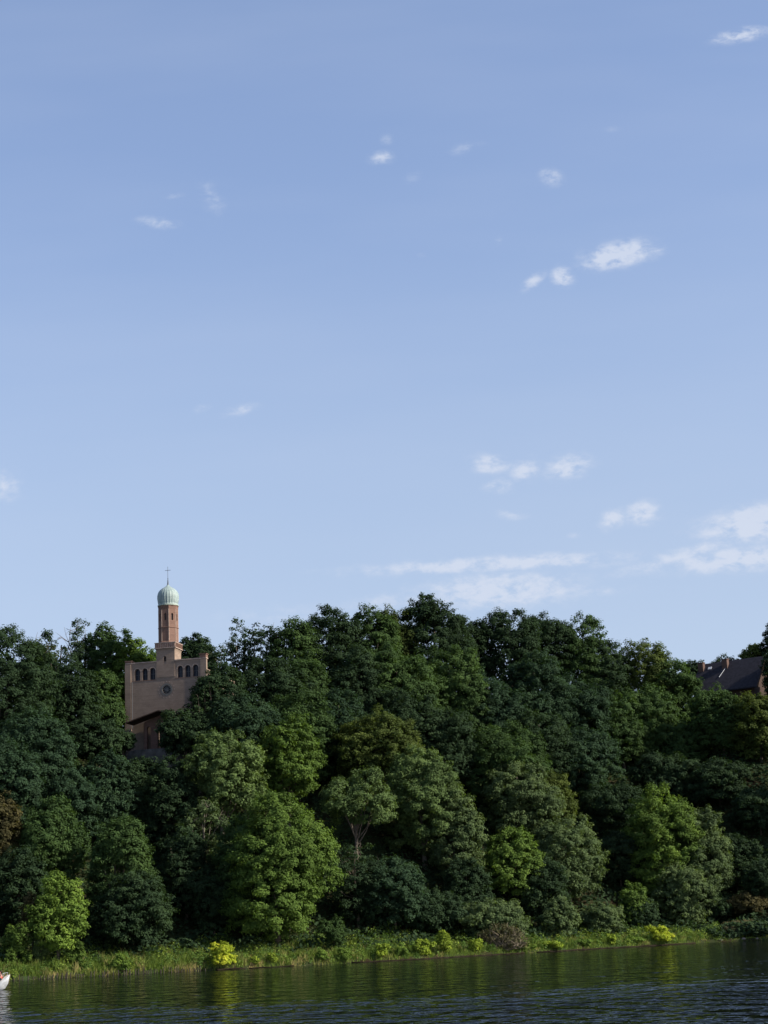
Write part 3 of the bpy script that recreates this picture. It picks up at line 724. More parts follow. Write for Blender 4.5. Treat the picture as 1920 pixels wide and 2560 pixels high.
# ------------------------------------------------------------------ bushes along the bank
# x centre, top, bottom, half width (1659 reading), depth, colour, label
BUSHES = [
 (476, 2030, 2086, 30, .45, 'yellow', 'bright yellow bush by the water left of the biggest shore tree'),
 (586, 2056, 2086, 10, .45, 'ygreen', 'narrow yellowish bush under the biggest shore tree'),
 (548, 2066, 2086, 12, .45, 'ygreen', 'low yellow-green bush between the bright yellow and the narrow bush'),
 (695, 2052, 2080, 14, .45, 'lime', 'small green bush where the grass strip resumes right of the gap'),
 (745, 2050, 2078, 18, .45, 'lime', 'low spreading green bush right of the gap in the grass strip'),
 (822, 2040, 2073, 16, .45, 'ygreen', 'light green bush, first left of the round yellow-green one'),
 (868, 2036, 2070, 12, .7, 'lime', 'slim light green bush just left of the round yellow-green one'),
 (915, 2030, 2069, 17, .45, 'ygreen', 'round yellow-green bush left of the pointed one'),
 (960, 2010, 2066, 17, .7, 'ygreen', 'pointed yellow-green bush near the middle of the bank'),
 (1027, 2026, 2062, 15, .45, 'ygreen', 'upright yellow-green bush touching the brown dead thicket'),
 (1130, 2034, 2058, 18, .7, 'lime', 'low green bush right at the foot of the brown dead thicket'),
 (1195, 2034, 2055, 18, .45, 'ygreen', 'low yellow bush right of the brown dead thicket'),
 (1260, 2030, 2053, 20, .7, 'lime', 'low green bush left of the narrow yellow one'),
 (1320, 2017, 2052, 10, .45, 'ygreen', 'narrow yellow bush under the low round grey-green tree'),
 (1432, 1997, 2050, 29, .45, 'yellow', 'largest and brightest yellow bush near the right end of the bank'),
 (1370, 2026, 2050, 24, 1.5, 'lime', 'low green bush left beside the brightest yellow one'),
 (35, 1990, 2060, 26, 5, 'green', 'leafy green bush at the left end of the bank'),
 (86, 2000, 2060, 18, 5, 'pale', 'pale green bush under the small sunlit tree'),
 (722, 1985, 2060, 30, 5, 'mid', 'dark green bush right of the biggest shore tree'),
 (262, 2062, 2096, 16, .45, 'lime', 'green bush by the stakes under the cone-shaped tree'),
 (165, 2035, 2075, 22, 4, 'green', 'leafy bush right below the small sunlit tree'),
 (1590, 1990, 2040, 44, 5, 'brown', 'dull brownish bush on the dark right bank'),
 (1655, 1995, 2040, 30, 5, 'grey', 'grey-green bush at the right edge of the bank'),
 (1530, 2000, 2040, 34, 6, 'dark', 'dark bush right behind the brightest yellow one'),
]
def bush_from(row, seed):
    cx, top, bot, hw, d, mat, label = row
    px = cx*K; x = 0.0
    for _ in range(6):
        Y = float(shore(x)) + d; x = at(px, (top+bot)/2*K, Y).x
    T = at(px, top*K, Y); gz = float(ground(np.array(x), np.array(Y)))
    H = max(.8, T.z - gz); rx = hw*Y/F*K
    r_ = plant('bank_bush', (x, Y, gz), H, H*.52, rx*1.12, rx*.9, H*.56, mat, 'bush', .18, max(.15, .13*rx), 1.5, seed, 6, BARK, .04,
               'stem', 'foliage')
    return tag(r_, label, 'bush', 'bushes along the river bank')
for i, row in enumerate(BUSHES): bush_from(row, 300 + i)

# dead thicket: brown tangle of branches with some leaves
rng = np.random.default_rng(77)
Y = float(shore(18)) + 2.0; P0 = at(1085*K, 2055*K, Y); x0 = P0.x; Y = float(shore(x0)) + 1.3
gz = float(ground(np.array(x0), np.array(Y)))
th = empty('dead_thicket', (x0, Y, gz)); th.scale = (1.3, 1.1, 1.45); tag(th, 'brown tangle of dead branches on the bank right of the middle', 'thicket')
bm = bmesh.new()
for k in range(260):
    a = rng.uniform(0, 2*math.pi); r_ = rng.uniform(0, 2.0); q = np.array([math.cos(a)*r_*1.25, math.sin(a)*r_*.7, rng.uniform(0, .6)])
    dr = unit(rng.normal(0, 1, 3) + np.array([0, 0, .9])); Ln = rng.uniform(.8, 2.4)*(1.2 - .3*r_)
    e1 = q + dr*Ln*.5; e2 = e1 + unit(dr + rng.normal(0, .5, 3))*Ln*.5; e2[2] = max(e2[2], .1)
    add_tube(bm, [tuple(q), tuple(e1), tuple(e2)], [.035, .025, .01], 4)
bm_obj('branches', bm, simple_mat('dead_branch', (.14, .115, .08), .9, .35, 2), th)
pos, out, (tint, big_), c, br_ = crown_points(rng, 2.6, 1.4, 1.35, .3, .20, .5, 'lacy')
pos[:, 2] += 1.1; ok = pos[:, 2] > .1
v, f, tt = leaves_at(rng, pos[ok], out[ok], .20, tint[ok]); mesh_obj('foliage', np_mesh('foliage', v, f, tt), [LM['brown']], th)

# ------------------------------------------------------------------ shore edge: stakes, beams, stones
bm = bmesh.new()
add_ring_solid(bm, [ngon_ring(7, .055, -.9), ngon_ring(7, .06, .1), ngon_ring(7, .055, .62), ngon_ring(7, .025, .70)])
stake0 = bm_obj('wooden_stake', bm, WEATHERED)
rng = np.random.default_rng(4)
xs = []
x = -46.5
while x < -23.5:
    xs.append(x); x += float(rng.choice([.2, .26, .33, .42, .6]))
for k, x in enumerate(xs):
    o = stake0 if k == 0 else stake0.copy()
    if k: COL.objects.link(o)
    o.location = (x, float(shore(x)) - .42 + rng.normal(0, .05), rng.normal(-.12, .12))
    o.rotation_euler = (rng.normal(0, .05), rng.normal(0, .06), rng.uniform(0, 6)); s_ = rng.uniform(.8, 1.25); o.scale = (s_, s_, rng.uniform(.75, 1.1))
    tag(o, 'short weathered stake standing in the water along the left bank', 'stake', 'weathered stakes along the left waterline')
TIMBER = simple_mat('wet_timber', (.018, .014, .010), 1.0, .5, 1.5, spec=0.0)
def beam(xa, xb, label, z=.16, r=.15):
    z *= .3; r *= .7
    n = 14; bm = bmesh.new(); xx = np.linspace(xa, xb, n)
    add_tube(bm, [(float(a), float(shore(a)) - .25, z + .03*math.sin(a*1.7)) for a in xx], [r]*n, 8)
    tag(bm_obj('timber_beam', bm, TIMBER, None, True), label, 'timber beam')
beam(-22.8, -19.4, 'dark timber beam edging the bank under the bright yellow bush')
beam(-19.0, -13.6, 'thin timber beam edging the bank below the biggest shore tree', .12, .10)
beam(-6.5, 16.2, 'long dark timber beam edging the middle of the bank', .10, .15)
beam(18.0, 42.0, 'long dark timber beam edging the right part of the bank', .10, .17)
rng = np.random.default_rng(15)
for k, (cx, w_) in enumerate([(1560, .5), (1585, .35), (1612, .6), (1640, .4), (1598, .28)]):
    Yr = float(shore(52)) + .6 ; 
    xr = at(cx*K, 2040*K, Yr).x; Yr = float(shore(xr)) + .45
    bm = bmesh.new(); bmesh.ops.create_icosphere(bm, subdivisions=2, radius=w_)
    for v_ in bm.verts: v_.co = Vector((v_.co.x*1.3, v_.co.y, v_.co.z*.6))*(1 + .16*math.sin(v_.co.x*7+k) + .12*math.sin(v_.co.y*9 + v_.co.z*6))
    o = bm_obj('bank_stone', bm, ROCKM); o.location = (xr, Yr, .28); o.scale = (.62, .62, .62)
    lab = ['pale stone at the left end of the stones on the right bank', 'small pale stone second from the left on the right bank', 'largest pale stone on the right bank', 'pale stone nearest the right edge of the photo', 'smallest pale stone among those on the right bank'][k]
    tag(o, lab, 'stone', 'pale stones on the right bank')

# ------------------------------------------------------------------ church
CY = 257.0
PHI = R(-12.1)
fc = at(416.5, 1868, CY)
GZ0 = fc.z
church = empty('church', (fc.x, CY, GZ0), PHI)
tag(church, 'pink brick church with an onion-domed tower standing on the wooded hill', 'church')
def lz(py): return at(416.5, py, CY).z - GZ0        # height above the church base from a photo height
S = CY / F                                           # metres per photo pixel at the facade
zbot, ztop = lz(1815) , lz(1653.5)
HW = 6.55
zar0, zar1 = lz(1696.5), lz(1667)
# facade wall with two times three arched openings
fac = bm_obj('facade_wall', box(-HW, HW, 0, .7, -1.5, ztop), BRICK, church)
cuts = []
ax = []
for sx in (-1, 1):
    for k in range(3):
        cxa = sx*(1.62 + .55 + k*1.25) if sx < 0 else (2.35 + k*1.25)
        ax.append(cxa); bm = bmesh.new(); prism_y(bm, arch_pts(cxa, .86, zar0, zar1), -.5, .42); cuts.append(bm)
bm = bmesh.new(); bmesh.ops.create_cone(bm, cap_ends=True, segments=32, radius1=.66, radius2=.66, depth=1.0,
    matrix=Matrix.Translation((.1, 0, lz(1724))) @ Matrix.Rotation(R(90), 4, 'X')); cuts.append(bm)
bm = bmesh.new(); prism_y(bm, arch_pts(0, 2.4, -1.0, lz(1806)), -.5, .5); cuts.append(bm)
cut(fac, cuts)
for cxa in ax:
    bm = bmesh.new(); prism_y(bm, arch_pts(cxa, .86, zar0, zar1), .40, .44)
    w_ = bm_obj('arched_window', bm, DARK_GLASS, church)
    bm = bmesh.new(); add_box(bm, cxa-.03, cxa+.03, .36, .398, zar0, zar1-.03); add_box(bm, cxa-.41, cxa+.41, .36, .392, zar0+.9, zar0+.95)
    bm_obj('glazing_bar', bm, IRON, w_)
    # raised brick arch
    bm = bmesh.new(); n_ = 12; zc = zar1 - .43
    ri = [(cxa + .45*math.cos(math.pi*i/n_), zc + .45*math.sin(math.pi*i/n_)) for i in range(n_+1)]
    ro = [(cxa + .58*math.cos(math.pi*i/n_), zc + .58*math.sin(math.pi*i/n_)) for i in range(n_, -1, -1)]
    for i in range(n_):
        a, b_, c_, d_ = ri[i], ri[i+1], ro[n_-i-1], ro[n_-i]
        add_ring_solid(bm, [[(q[0], -.03, q[1]) for q in (a, b_, c_, d_)], [(q[0], -.002, q[1]) for q in (a, b_, c_, d_)]])
    bm_obj('arch_surround', bm, STONE, church)
# string course under the openings, coping, corner piers
for xa_, xb_ in ((-HW+.95, -1.52), (1.52, HW-.95)): bm_obj('string_course', box(xa_, xb_, -.025, -.002, zar0-.12, zar0-.04), BRICK_RED, church)
for xa_, xb_ in ((-HW-.1, -1.51), (1.51, HW+.1)): bm_obj('coping', box(xa_, xb_, -.1, .85, ztop+.003, ztop+.17), STONE, church)
for sx in (-1, 1):
    bm = bmesh.new(); a, b_ = sorted((sx*(HW+.12), sx*(HW-.85)))
    add_box(bm, a, b_, -.16, -.003, zbot-.2, ztop-.1); bm_obj('corner_pier', bm, BRICK, church)
    bm = bmesh.new(); add_box(bm, a-.05, b_+.05, -.24, -.004, zbot-.42, zbot-.203); bm_obj('pier_foot', bm, STONE, church)
    c0 = sx*(HW-.45); h_ = .5 if sx > 0 else .2
    bm = bmesh.new(); add_box(bm, c0-.5, c0+.5, -.12, .9, ztop+.174, ztop+.17+h_); add_box(bm, c0-.6, c0+.6, -.2, .98, ztop+.173+h_, ztop+.30+h_)
    bm_obj('corner_pinnacle', bm, BRICK_RED, church)
# rain pipe beside the left pier
bm = bmesh.new(); add_tube(bm, [(-HW+1.02, -.09, zbot), (-HW+1.02, -.09, zar0-.2)], [.06, .06], 6); bm_obj('rain_pipe', bm, IRON, church)
# round window
zr = lz(1724)
rw = bmesh.new(); bmesh.ops.create_cone(rw, cap_ends=True, segments=32, radius1=.66, radius2=.66, depth=.04, matrix=Matrix.Translation((.1, .3, zr)) @ Matrix.Rotation(R(90), 4, 'X'))
rw = bm_obj('round_window', rw, DARK_GLASS, church)
bm = bmesh.new()
for k in range(12):
    a = 2*math.pi*k/12; c_, s_ = math.cos(a), math.sin(a)
    p = [(.1 + c_*.18, zr + s_*.18), (.1 + c_*.66, zr + s_*.66)]; nx_, nz_ = -s_*.045, c_*.045
    q = [(p[0][0]-nx_, p[0][1]-nz_), (p[1][0]-nx_, p[1][1]-nz_), (p[1][0]+nx_, p[1][1]+nz_), (p[0][0]+nx_, p[0][1]+nz_)]
    prism_y(bm, q, .05, .2)
prism_y(bm, [(.1+.2*math.cos(2*math.pi*i/16), zr+.2*math.sin(2*math.pi*i/16)) for i in range(16)], .04, .21)
bm_obj('tracery', bm, GREY_STONE, rw)
bm = bmesh.new(); n_ = 32
for i in range(n_):
    a0, a1 = 2*math.pi*i/n_, 2*math.pi*(i+1)/n_
    q = [(.1+r1*math.cos(a_), zr+r1*math.sin(a_)) for r1, a_ in ((.67, a0), (.98, a0), (.98, a1), (.67, a1))]
    add_ring_solid(bm, [[(x_, -.025, z_) for x_, z_ in q], [(x_, -.003, z_) for x_, z_ in q]])
bm_obj('window_ring', bm, GREY_STONE, church)
bm = bmesh.new()
for k in range(16):
    a = 2*math.pi*k/16; cx_, cz_ = .1 + 1.28*math.cos(a), zr + 1.28*math.sin(a)
    prism_y(bm, [(cx_+.085*math.cos(2*math.pi*i/8), cz_+.085*math.sin(2*math.pi*i/8)) for i in range(8)], -.02, -.003)
bm_obj('rosette_studs', bm, STONE, church)
# square tower stage: stands 0.25 m proud of the facade
TH = 1.5
zc0, zc1 = lz(1621), lz(1606)
TY0 = -.06
tw = bm_obj('tower_base', box(-TH, TH, TY0, TY0+2*TH, zar0 + .25, zc0 - .5), BRICK, church)
bm = bmesh.new(); prism_y(bm, arch_pts(-.1, .46, lz(1659.5), lz(1640)), TY0-.5, TY0+.3)
cut(tw, [bm])
bm = bmesh.new(); prism_y(bm, arch_pts(-.1, .46, lz(1659.5), lz(1640)), TY0+.26, TY0+.29); bm_obj('tower_window', bm, INNER, church)
# flared corbel and cornice
def sq(h, z, cy=TY0+TH): return [(-h, cy-h, z), (h, cy-h, z), (h, cy+h, z), (-h, cy+h, z)]
bm = bmesh.new(); add_ring_solid(bm, [sq(TH+.003, zc0-.497), sq(TH+.03, zc0-.3), sq(TH+.1, zc0-.1), sq(TH+.24, zc0)]); bm_obj('corbel', bm, BRICK, church)
bm = bmesh.new(); add_ring_solid(bm, [sq(TH+.26, zc0+.003), sq(TH+.26, zc0+.12), sq(TH+.16, zc0+.14), sq(TH+.16, zc1-.12), sq(TH+.24, zc1-.10), sq(TH+.24, zc1)])
bm_obj('cornice', bm, STONE, church)
bm = bmesh.new()
for face in range(4):
    for k in range(11):
        u = -TH + .02 + k*(2*TH-.04)/10; M = Matrix.Translation((0, TY0+TH, 0)) @ Matrix.Rotation(face*math.pi/2, 4, 'Z')
        vs = add_box(bm, u-.06, u+.06, -(TH+.225), -(TH+.163), zc0+.16, zc1-.14)
        for v_ in vs: v_.co = M @ v_.co
bm_obj('dentil_frieze', bm, BRICK_RED, church)
# octagonal shaft
zs1 = lz(1511); OA = 1.43; OC = OA/math.cos(R(22.5)); ocy = TY0 + TH; rot8 = R(22.5)
def oc(r, z): return ngon_ring(8, r, z, rot8, 0, ocy)
bm = bmesh.new(); zb = lz(1567)
add_ring_solid(bm, [oc(OC+.10, zc1+.003), oc(OC+.10, zc1+.10), oc(OC, zc1+.22), oc(OC, zb-.12), oc(OC+.08, zb-.1), oc(OC+.08, zb+.02), oc(OC+.0, zb+.05),
    oc(OC, zb+.2), oc(OC-.0, zs1-.7), oc(OC+.03, zs1-.35), oc(OC+.10, zs1-.06)])
sh = bm_obj('octagonal_shaft', bm, BRICK_RED, church)
cuts = []
zw0, zw1 = lz(1550), lz(1532.5)
for k in range(8):
    a = k*math.pi/4 ; bm = bmesh.new(); prism_y(bm, arch_pts(0, .34, zw0, zw1, 8), -OA-.5, -OA+.22)
    bmesh.ops.transform(bm, matrix=Matrix.Translation((0, ocy, 0)) @ Matrix.Rotation(a, 4, 'Z'), verts=bm.verts); cuts.append(bm)
cut(sh, cuts)
for k in range(8):
    bm = bmesh.new(); prism_y(bm, arch_pts(0, .34, zw0, zw1, 8), -OA+.18, -OA+.21)
    bmesh.ops.transform(bm, matrix=Matrix.Translation((0, ocy, 0)) @ Matrix.Rotation(k*math.pi/4, 4, 'Z'), verts=bm.verts)
    bm_obj('slit_window', bm, INNER, church)
bm = bmesh.new()
for k in range(8):
    a = k*math.pi/4 + rot8
    add_tube(bm, [((OC-.02)*math.cos(a), ocy+(OC-.02)*math.sin(a), zc1+.25), ((OC-.02)*math.cos(a), ocy+(OC-.02)*math.sin(a), zs1-.7)], [.055, .055], 5)
bm_obj('corner_mouldings', bm, STONE, sh)
# onion dome
PXM = S*.995
dome_prof = [(139, 686), (141, 680), (141, 672), (131, 668), (129, 655), (133, 640), (138, 610), (141.5, 575), (141, 552), (136, 525), (125, 500), (108, 478), (85, 458), (62, 444), (40, 431), (24, 419), (14, 407), (10, 400)]
def pyz(v_): return lz(1380 + v_/5.184)
bm = bmesh.new(); rings = []
NS = 72
for (rp, yy) in dome_prof[3:]:
    rr = rp/5.184*PXM; z_ = pyz(yy)
    rings.append([(rr*(1 + .022*(1 if i % 3 == 0 else 0))*math.cos(2*math.pi*i/NS), ocy + rr*(1 + .022*(1 if i % 3 == 0 else 0))*math.sin(2*math.pi*i/NS), z_) for i in range(NS)])
add_ring_solid(bm, rings); dome = bm_obj('onion_dome', bm, COPPER, church)
m = COPPER; t = m.node_tree   # dark streaks in the patina
bsdf = t.nodes['Principled BSDF']; src = bsdf.inputs['Base Color'].links[0].from_socket
gco = nd(t, 'ShaderNodeTexCoord'); mp = nd(t, 'ShaderNodeMapping'); mp.inputs['Scale'].default_value = (7, 7, .6); n3 = nd(t, 'ShaderNodeTexNoise'); n3.inputs['Scale'].default_value = 1.0; n3.inputs['Detail'].default_value = 4
t.links.new(gco.outputs['Object'], mp.inputs[0]); t.links.new(mp.outputs[0], n3.inputs['Vector'])
rr_ = nd(t, 'ShaderNodeValToRGB'); rr_.color_ramp.elements[0].position = .36; rr_.color_ramp.elements[0].color = (.68, .74, .73, 1); rr_.color_ramp.elements[1].position = .52; rr_.color_ramp.elements[1].color = (1, 1, 1, 1)
t.links.new(n3.outputs[0], rr_.inputs[0]); mx = nd(t, 'ShaderNodeMix', data_type='RGBA', blend_type='MULTIPLY'); mx.inputs[0].default_value = 1
t.links.new(src, mx.inputs[6]); t.links.new(rr_.outputs[0], mx.inputs[7]); t.links.new(mx.outputs[2], bsdf.inputs['Base Color'])
bm = bmesh.new(); add_ring_solid(bm, [ngon_ring(48, 1.36, pyz(692), 0, 0, ocy), ngon_ring(48, 1.66, pyz(684), 0, 0, ocy), ngon_ring(48, 1.66, pyz(672), 0, 0, ocy), ngon_ring(48, 1.5, pyz(668.5), 0, 0, ocy)])
bm_obj('dome_rim', bm, COPPER_PALE, church)
bm = bmesh.new(); add_ring_solid(bm, [ngon_ring(10, .14, pyz(402), 0, 0, ocy), ngon_ring(10, .11, pyz(380), 0, 0, ocy), ngon_ring(10, .05, pyz(325), 0, 0, ocy), ngon_ring(10, .03, pyz(318), 0, 0, ocy)])
sp = bm_obj('spire', bm, IRON, church)
bm = bmesh.new(); add_tube(bm, [(0, ocy, pyz(325)), (0, ocy, pyz(165))], [.035, .03], 6); add_tube(bm, [(-.48, ocy, pyz(214)), (.48, ocy, pyz(214))], [.03, .03], 6)
bmesh.ops.create_uvsphere(bm, u_segments=8, v_segments=6, radius=.07, matrix=Matrix.Translation((0, ocy, pyz(320))))
bm_obj('cross', bm, IRON, church)
# nave behind
bm = box(-HW+.3, HW-.3, .72, 22, -1.5, ztop-1.4); bm_obj('nave_wall', bm, BRICK, church)
bm = bmesh.new(); prism_y(bm, [(-HW, ztop-1.39), (HW, ztop-1.39), (0, ztop-.3)], 2.9, 22.3); bm_obj('nave_roof', bm, SLATE, church)
# porch: gabled roof slab on arched brick piers, reaching out in front
ze = lz(1809); za = lz(1784); PW = 5.3; PYF = -3.1
bm = bmesh.new()
prism_y(bm, [(-PW, ze), (0, za), (PW, ze), (PW, ze+.16), (0, za+.16), (-PW, ze+.16)], PYF-.5, -.245)
bm_obj('porch_roof', bm, WOOD_BROWN, church)
wl = bmesh.new(); prism_y(wl, [(-3.55, -2.2), (3.55, -2.2), (3.3, -.6), (3.1, .9), (3.05, ze+.32), (0, za-.22), (-3.05, ze+.32), (-3.1, .9), (-3.3, -.6)], PYF+1.7, PYF+2.2)
pw = bm_obj('porch_wall', wl, BRICK_RED, church)
cuts = []
for cxa, w_, zt in ((0, 1.9, lz(1812)), (-2.35, .62, lz(1816)), (2.35, .62, lz(1816))):
    bm = bmesh.new(); prism_y(bm, arch_pts(cxa, w_, -.5, zt), PYF+1.1, PYF+2.8); cuts.append(bm)
cut(pw, cuts)
bm = bmesh.new()
for sx in (-1, 1):
    x_ = sx*4.4
    for a in range(8):
        t0, t1 = a/8*math.pi/2, (a+1)/8*math.pi/2
    a0, b0 = sorted((sx*2.98, sx*4.9))
pcol = bmesh.new()
for sx in (-1, 1):
    a0, b0 = sorted((sx*3.0, sx*3.35)); add_box(pcol, a0, b0, PYF+2.202, -.3, -2.0, ze+.2)
bm.free(); bm_obj('porch_side_wall', pcol, BRICK_RED, church)
bm = box(-3.9, 3.9, PYF-.9, -.003, -2.5, -.55); bm_obj('porch_steps', bm, GREY_STONE, church)
# stone terrace round the church front
bm = bmesh.new(); n_ = 20; out_ = [(6.4*math.cos(math.pi + math.pi*i/n_), 5.4*math.sin(math.pi + math.pi*i/n_)) for i in range(n_+1)] + [(6.4, 9), (-6.4, 9)]
add_ring_solid(bm, [[(x_*1.03, y_*1.03, -4.0) for x_, y_ in out_], [(x_, y_, -.9) for x_, y_ in out_], [(x_, y_, -.7) for x_, y_ in out_]])
ter = bm_obj('stone_terrace', bm, GREY_STONE); ter.location = church.location; ter.rotation_euler = church.rotation_euler
tag(ter, 'low grey stone terrace carrying the church porch', 'terrace')

CHIMNEY_BRICK = brick_mat('dull_brick', (.085, .048, .038), (.07, .04, .032), (.08, .06, .05))
# ------------------------------------------------------------------ dark house on the right
HY = 306.0
hb = at(1838, 1726, HY)
hg = float(ground(np.array(hb.x), np.array(HY)))
house = empty('log_house', (hb.x, HY, hg - .2), R(-36))
tag(house, 'dark log house with slate roof and two brick chimneys among trees', 'house')
zE = hb.z - (hg - .2); zR = zE + 5.6; HL = 6.6; HD = 5.2
bm = bmesh.new()
add_ring_solid(bm, [[(-HL+.4, -HD+.9, 0), (-HL+.4, HD-.9, 0), (-HL+.4, HD-.9, zE-.05), (-HL+.4, 0, zR-1.0), (-HL+.4, -HD+.9, zE-.05)],
                    [(HL-.9, -HD+.9, 0), (HL-.9, HD-.9, 0), (HL-.9, HD-.9, zE-.05), (HL-.9, 0, zR-1.0), (HL-.9, -HD+.9, zE-.05)]])
wallo = bm_obj('log_wall', bm, WOOD_DARK, house)
bm = bmesh.new()
prof = [(-HD, zE-.35), (0, zR), (HD, zE-.35), (HD, zE-.6), (0, zR-.28), (-HD, zE-.6)]
add_ring_solid(bm, [[(-HL, y_, z_) for y_, z_ in prof], [(HL, y_, z_) for y_, z_ in prof]])
roof = bm_obj('slate_roof', bm, SLATE, house)
bm = bmesh.new()
prof2 = [(-HD-.05, zE-.33), (0, zR+.04), (HD+.05, zE-.33), (HD+.05, zE-.75), (0, zR-.42), (-HD-.05, zE-.75)]
add_ring_solid(bm, [[(HL+.003, y_, z_) for y_, z_ in prof2], [(HL+.08, y_, z_) for y_, z_ in prof2]])
bm_obj('bargeboard', bm, WOOD_BROWN, house)
for cxh, hh_ in ((-HL+.75, 1.0), (-1.0, 1.1)):
    bm = bmesh.new(); yc = -1.0
    add_box(bm, cxh-.52, cxh+.52, yc-.45, yc+.45, zE, zR+hh_-1.0); add_box(bm, cxh-.6, cxh+.6, yc-.53, yc+.53, zR+hh_-.997, zR+hh_-.85)
    bm_obj('chimney', bm, CHIMNEY_BRICK, roof)
def on_roof(x_, f_):   # point on the front slope, f_=0 eave, 1 ridge
    return Vector((x_, -HD + HD*f_, zE-.35 + (zR-zE+.35)*f_))
bm = bmesh.new(); p_ = on_roof(-4.2, .82); nrm = Vector((0, -(zR-zE+.35), HD)).normalized(); al = Vector((0, HD, zR-zE+.35)).normalized()
vs = []
for s0 in (.01, .08):
    for a, b_ in ((-.35, -.3), (.35, -.3), (.35, .3), (-.35, .3)): vs.append(bm.verts.new(p_ + Vector((a, 0, 0)) + al*b_ + nrm*s0))
for f_ in ((0,3,2,1),(4,5,6,7),(0,1,5,4),(1,2,6,5),(2,3,7,6),(3,0,4,7)): bm.faces.new([vs[i] for i in f_])
bm_obj('skylight', bm, WHITE_METAL, roof)
bm = bmesh.new(); add_tube(bm, [on_roof(-.8, .78)+nrm*.08, on_roof(-1.6, .45)+nrm*.08], [.05, .05], 6); bm_obj('roof_pipe', bm, WHITE_METAL, roof)
bm = bmesh.new()
for x_ in (-4, -1.2, 1.6, 4.0): add_box(bm, x_-.5, x_+.5, -HD+.85, -HD+.893, 1.2, 2.5)
bm_obj('window', bm, DARK_GLASS, house)

# ------------------------------------------------------------------ boat with a person, cut by the left edge
BY = 165.0
bp = at(24, 2437, BY)         # stem head
boat = empty('motor_boat', (bp.x - 2.2, BY, 0), R(4)); tag(boat, 'small white open boat at the left edge of the photo', 'boat')
zb_ = bp.z
bm = bmesh.new(); secs = []
# (x, half beam, sheer height, keel height)
for (x_, hbm, sh_, ke) in ((-2.4, .80, .55, -.12), (-1.2, .90, .57, -.2), (0, .90, .62, -.2), (.8, .80, .70, -.15), (1.4, .56, .82, -.08), (1.8, .32, zb_-.16, .12), (2.05, .12, zb_-.05, .55), (2.2, .02, zb_, zb_-.10)):
    secs.append([(x_, -hbm, sh_), (x_-.0, -hbm*.86, ke+(sh_-ke)*.5), (x_-.02, -hbm*.5, ke+.05*(sh_-ke)), (x_-.03, 0, ke), (x_-.02, hbm*.5, ke+.05*(sh_-ke)), (x_, hbm*.86, ke+(sh_-ke)*.5), (x_, hbm, sh_),
                 (x_, hbm*.9, sh_-.02), (x_, hbm*.75, ke+(sh_-ke)*.55), (x_, 0, ke+.12*(sh_-ke)), (x_, -hbm*.75, ke+(sh_-ke)*.55), (x_, -hbm*.9, sh_-.02)])
add_ring_solid(bm, secs); bm_obj('hull', bm, WHITE_PAINT, boat, True)
bm = bmesh.new()
for s_ in (-1, 1):
    add_tube(bm, [(2.19, 0, zb_+.02), (1.8, s_*.31, zb_-.14), (1.4, s_*.55, .84), (.8, s_*.79, .72), (0, s_*.89, .64), (-2.4, s_*.79, .57)], [.035]*6, 6)
bm_obj('gunwale', bm, simple_mat('rubber_trim', (.30, .26, .24), .7), boat)
bm = bmesh.new(); add_tube(bm, [(1.95, -.15, zb_-.1), (1.98, -.12, zb_+.22), (1.6, -.4, zb_+.16), (1.55, -.46, zb_-.14)], [.018]*4, 6)
add_tube(bm, [(1.95, .15, zb_-.1), (1.98, .12, zb_+.22), (1.6, .4, zb_+.16), (1.55, .46, zb_-.14)], [.018]*4, 6); add_tube(bm, [(1.98, -.12, zb_+.22), (1.98, .12, zb_+.22)], [.018]*2, 6)
bm_obj('bow_rail', bm, WHITE_METAL, boat)
bm = bmesh.new(); add_ring_solid(bm, [[(1.0, -.66, z_), (1.0, .66, z_), (1.7, .34, z_), (1.7, -.34, z_)] for z_ in (.72, .80)]); bm_obj('foredeck', bm, WHITE_PAINT, boat)
bm = box(-.6, -.2, -.7, .7, .30, .38); bm_obj('bench', bm, WOOD_BROWN, boat)
# person seated near the bow
def skin_body(name, verts, edges, radii, mat, parent, root=0, sub=1):
    me = bpy.data.meshes.new(name); me.from_pydata(verts, edges, []); o = mesh_obj(name, me, [mat], parent)
    o.modifiers.new('skin', 'SKIN')
    for i, r_ in enumerate(radii):
        v_ = me.skin_vertices[0].data[i]; v_.radius = (r_, r_) if not isinstance(r_, tuple) else r_; v_.use_root = (i == root)
    s_ = o.modifiers.new('sub', 'SUBSURF'); s_.levels = sub; s_.render_levels = sub
    par = o.parent; o.parent = None
    bpy.context.view_layer.update(); dg = bpy.context.evaluated_depsgraph_get()
    new = bpy.data.meshes.new_from_object(o.evaluated_get(dg)); o.modifiers.clear(); o.data = new
    if not new.materials: new.materials.append(mat)
    for p_ in new.polygons: p_.use_smooth = True
    o.parent = par
    return o
pxx = at(4, 2425, BY).x - (bp.x - 2.2)
person = empty('person', (bp.x - 2.2 + 1.38, BY + .02, .89), R(195)); tag(person, 'dark haired person in a red sleeveless top sitting in the white boat', 'person')
V_ = [(0,0,.08), (0,0,.28), (.02,0,.46), (.03,0,.56), (.05,0,.64), (.07,0,.74), (.075,0,.84),           # pelvis, waist, chest, neck base, neck, head, crown
      (.03,-.19,.50), (.06,-.25,.27), (.27,-.20,.16), (.36,-.17,.14),                                # right arm
      (.03,.19,.50), (.06,.25,.27), (.27,.20,.16), (.36,.17,.14),                                    # left arm
      (.08,-.10,.06), (.48,-.13,.10), (.55,-.13,-.30), (.68,-.14,-.34),                              # right leg
      (.08,.10,.06), (.48,.13,.10), (.55,.13,-.30), (.68,.14,-.34)]
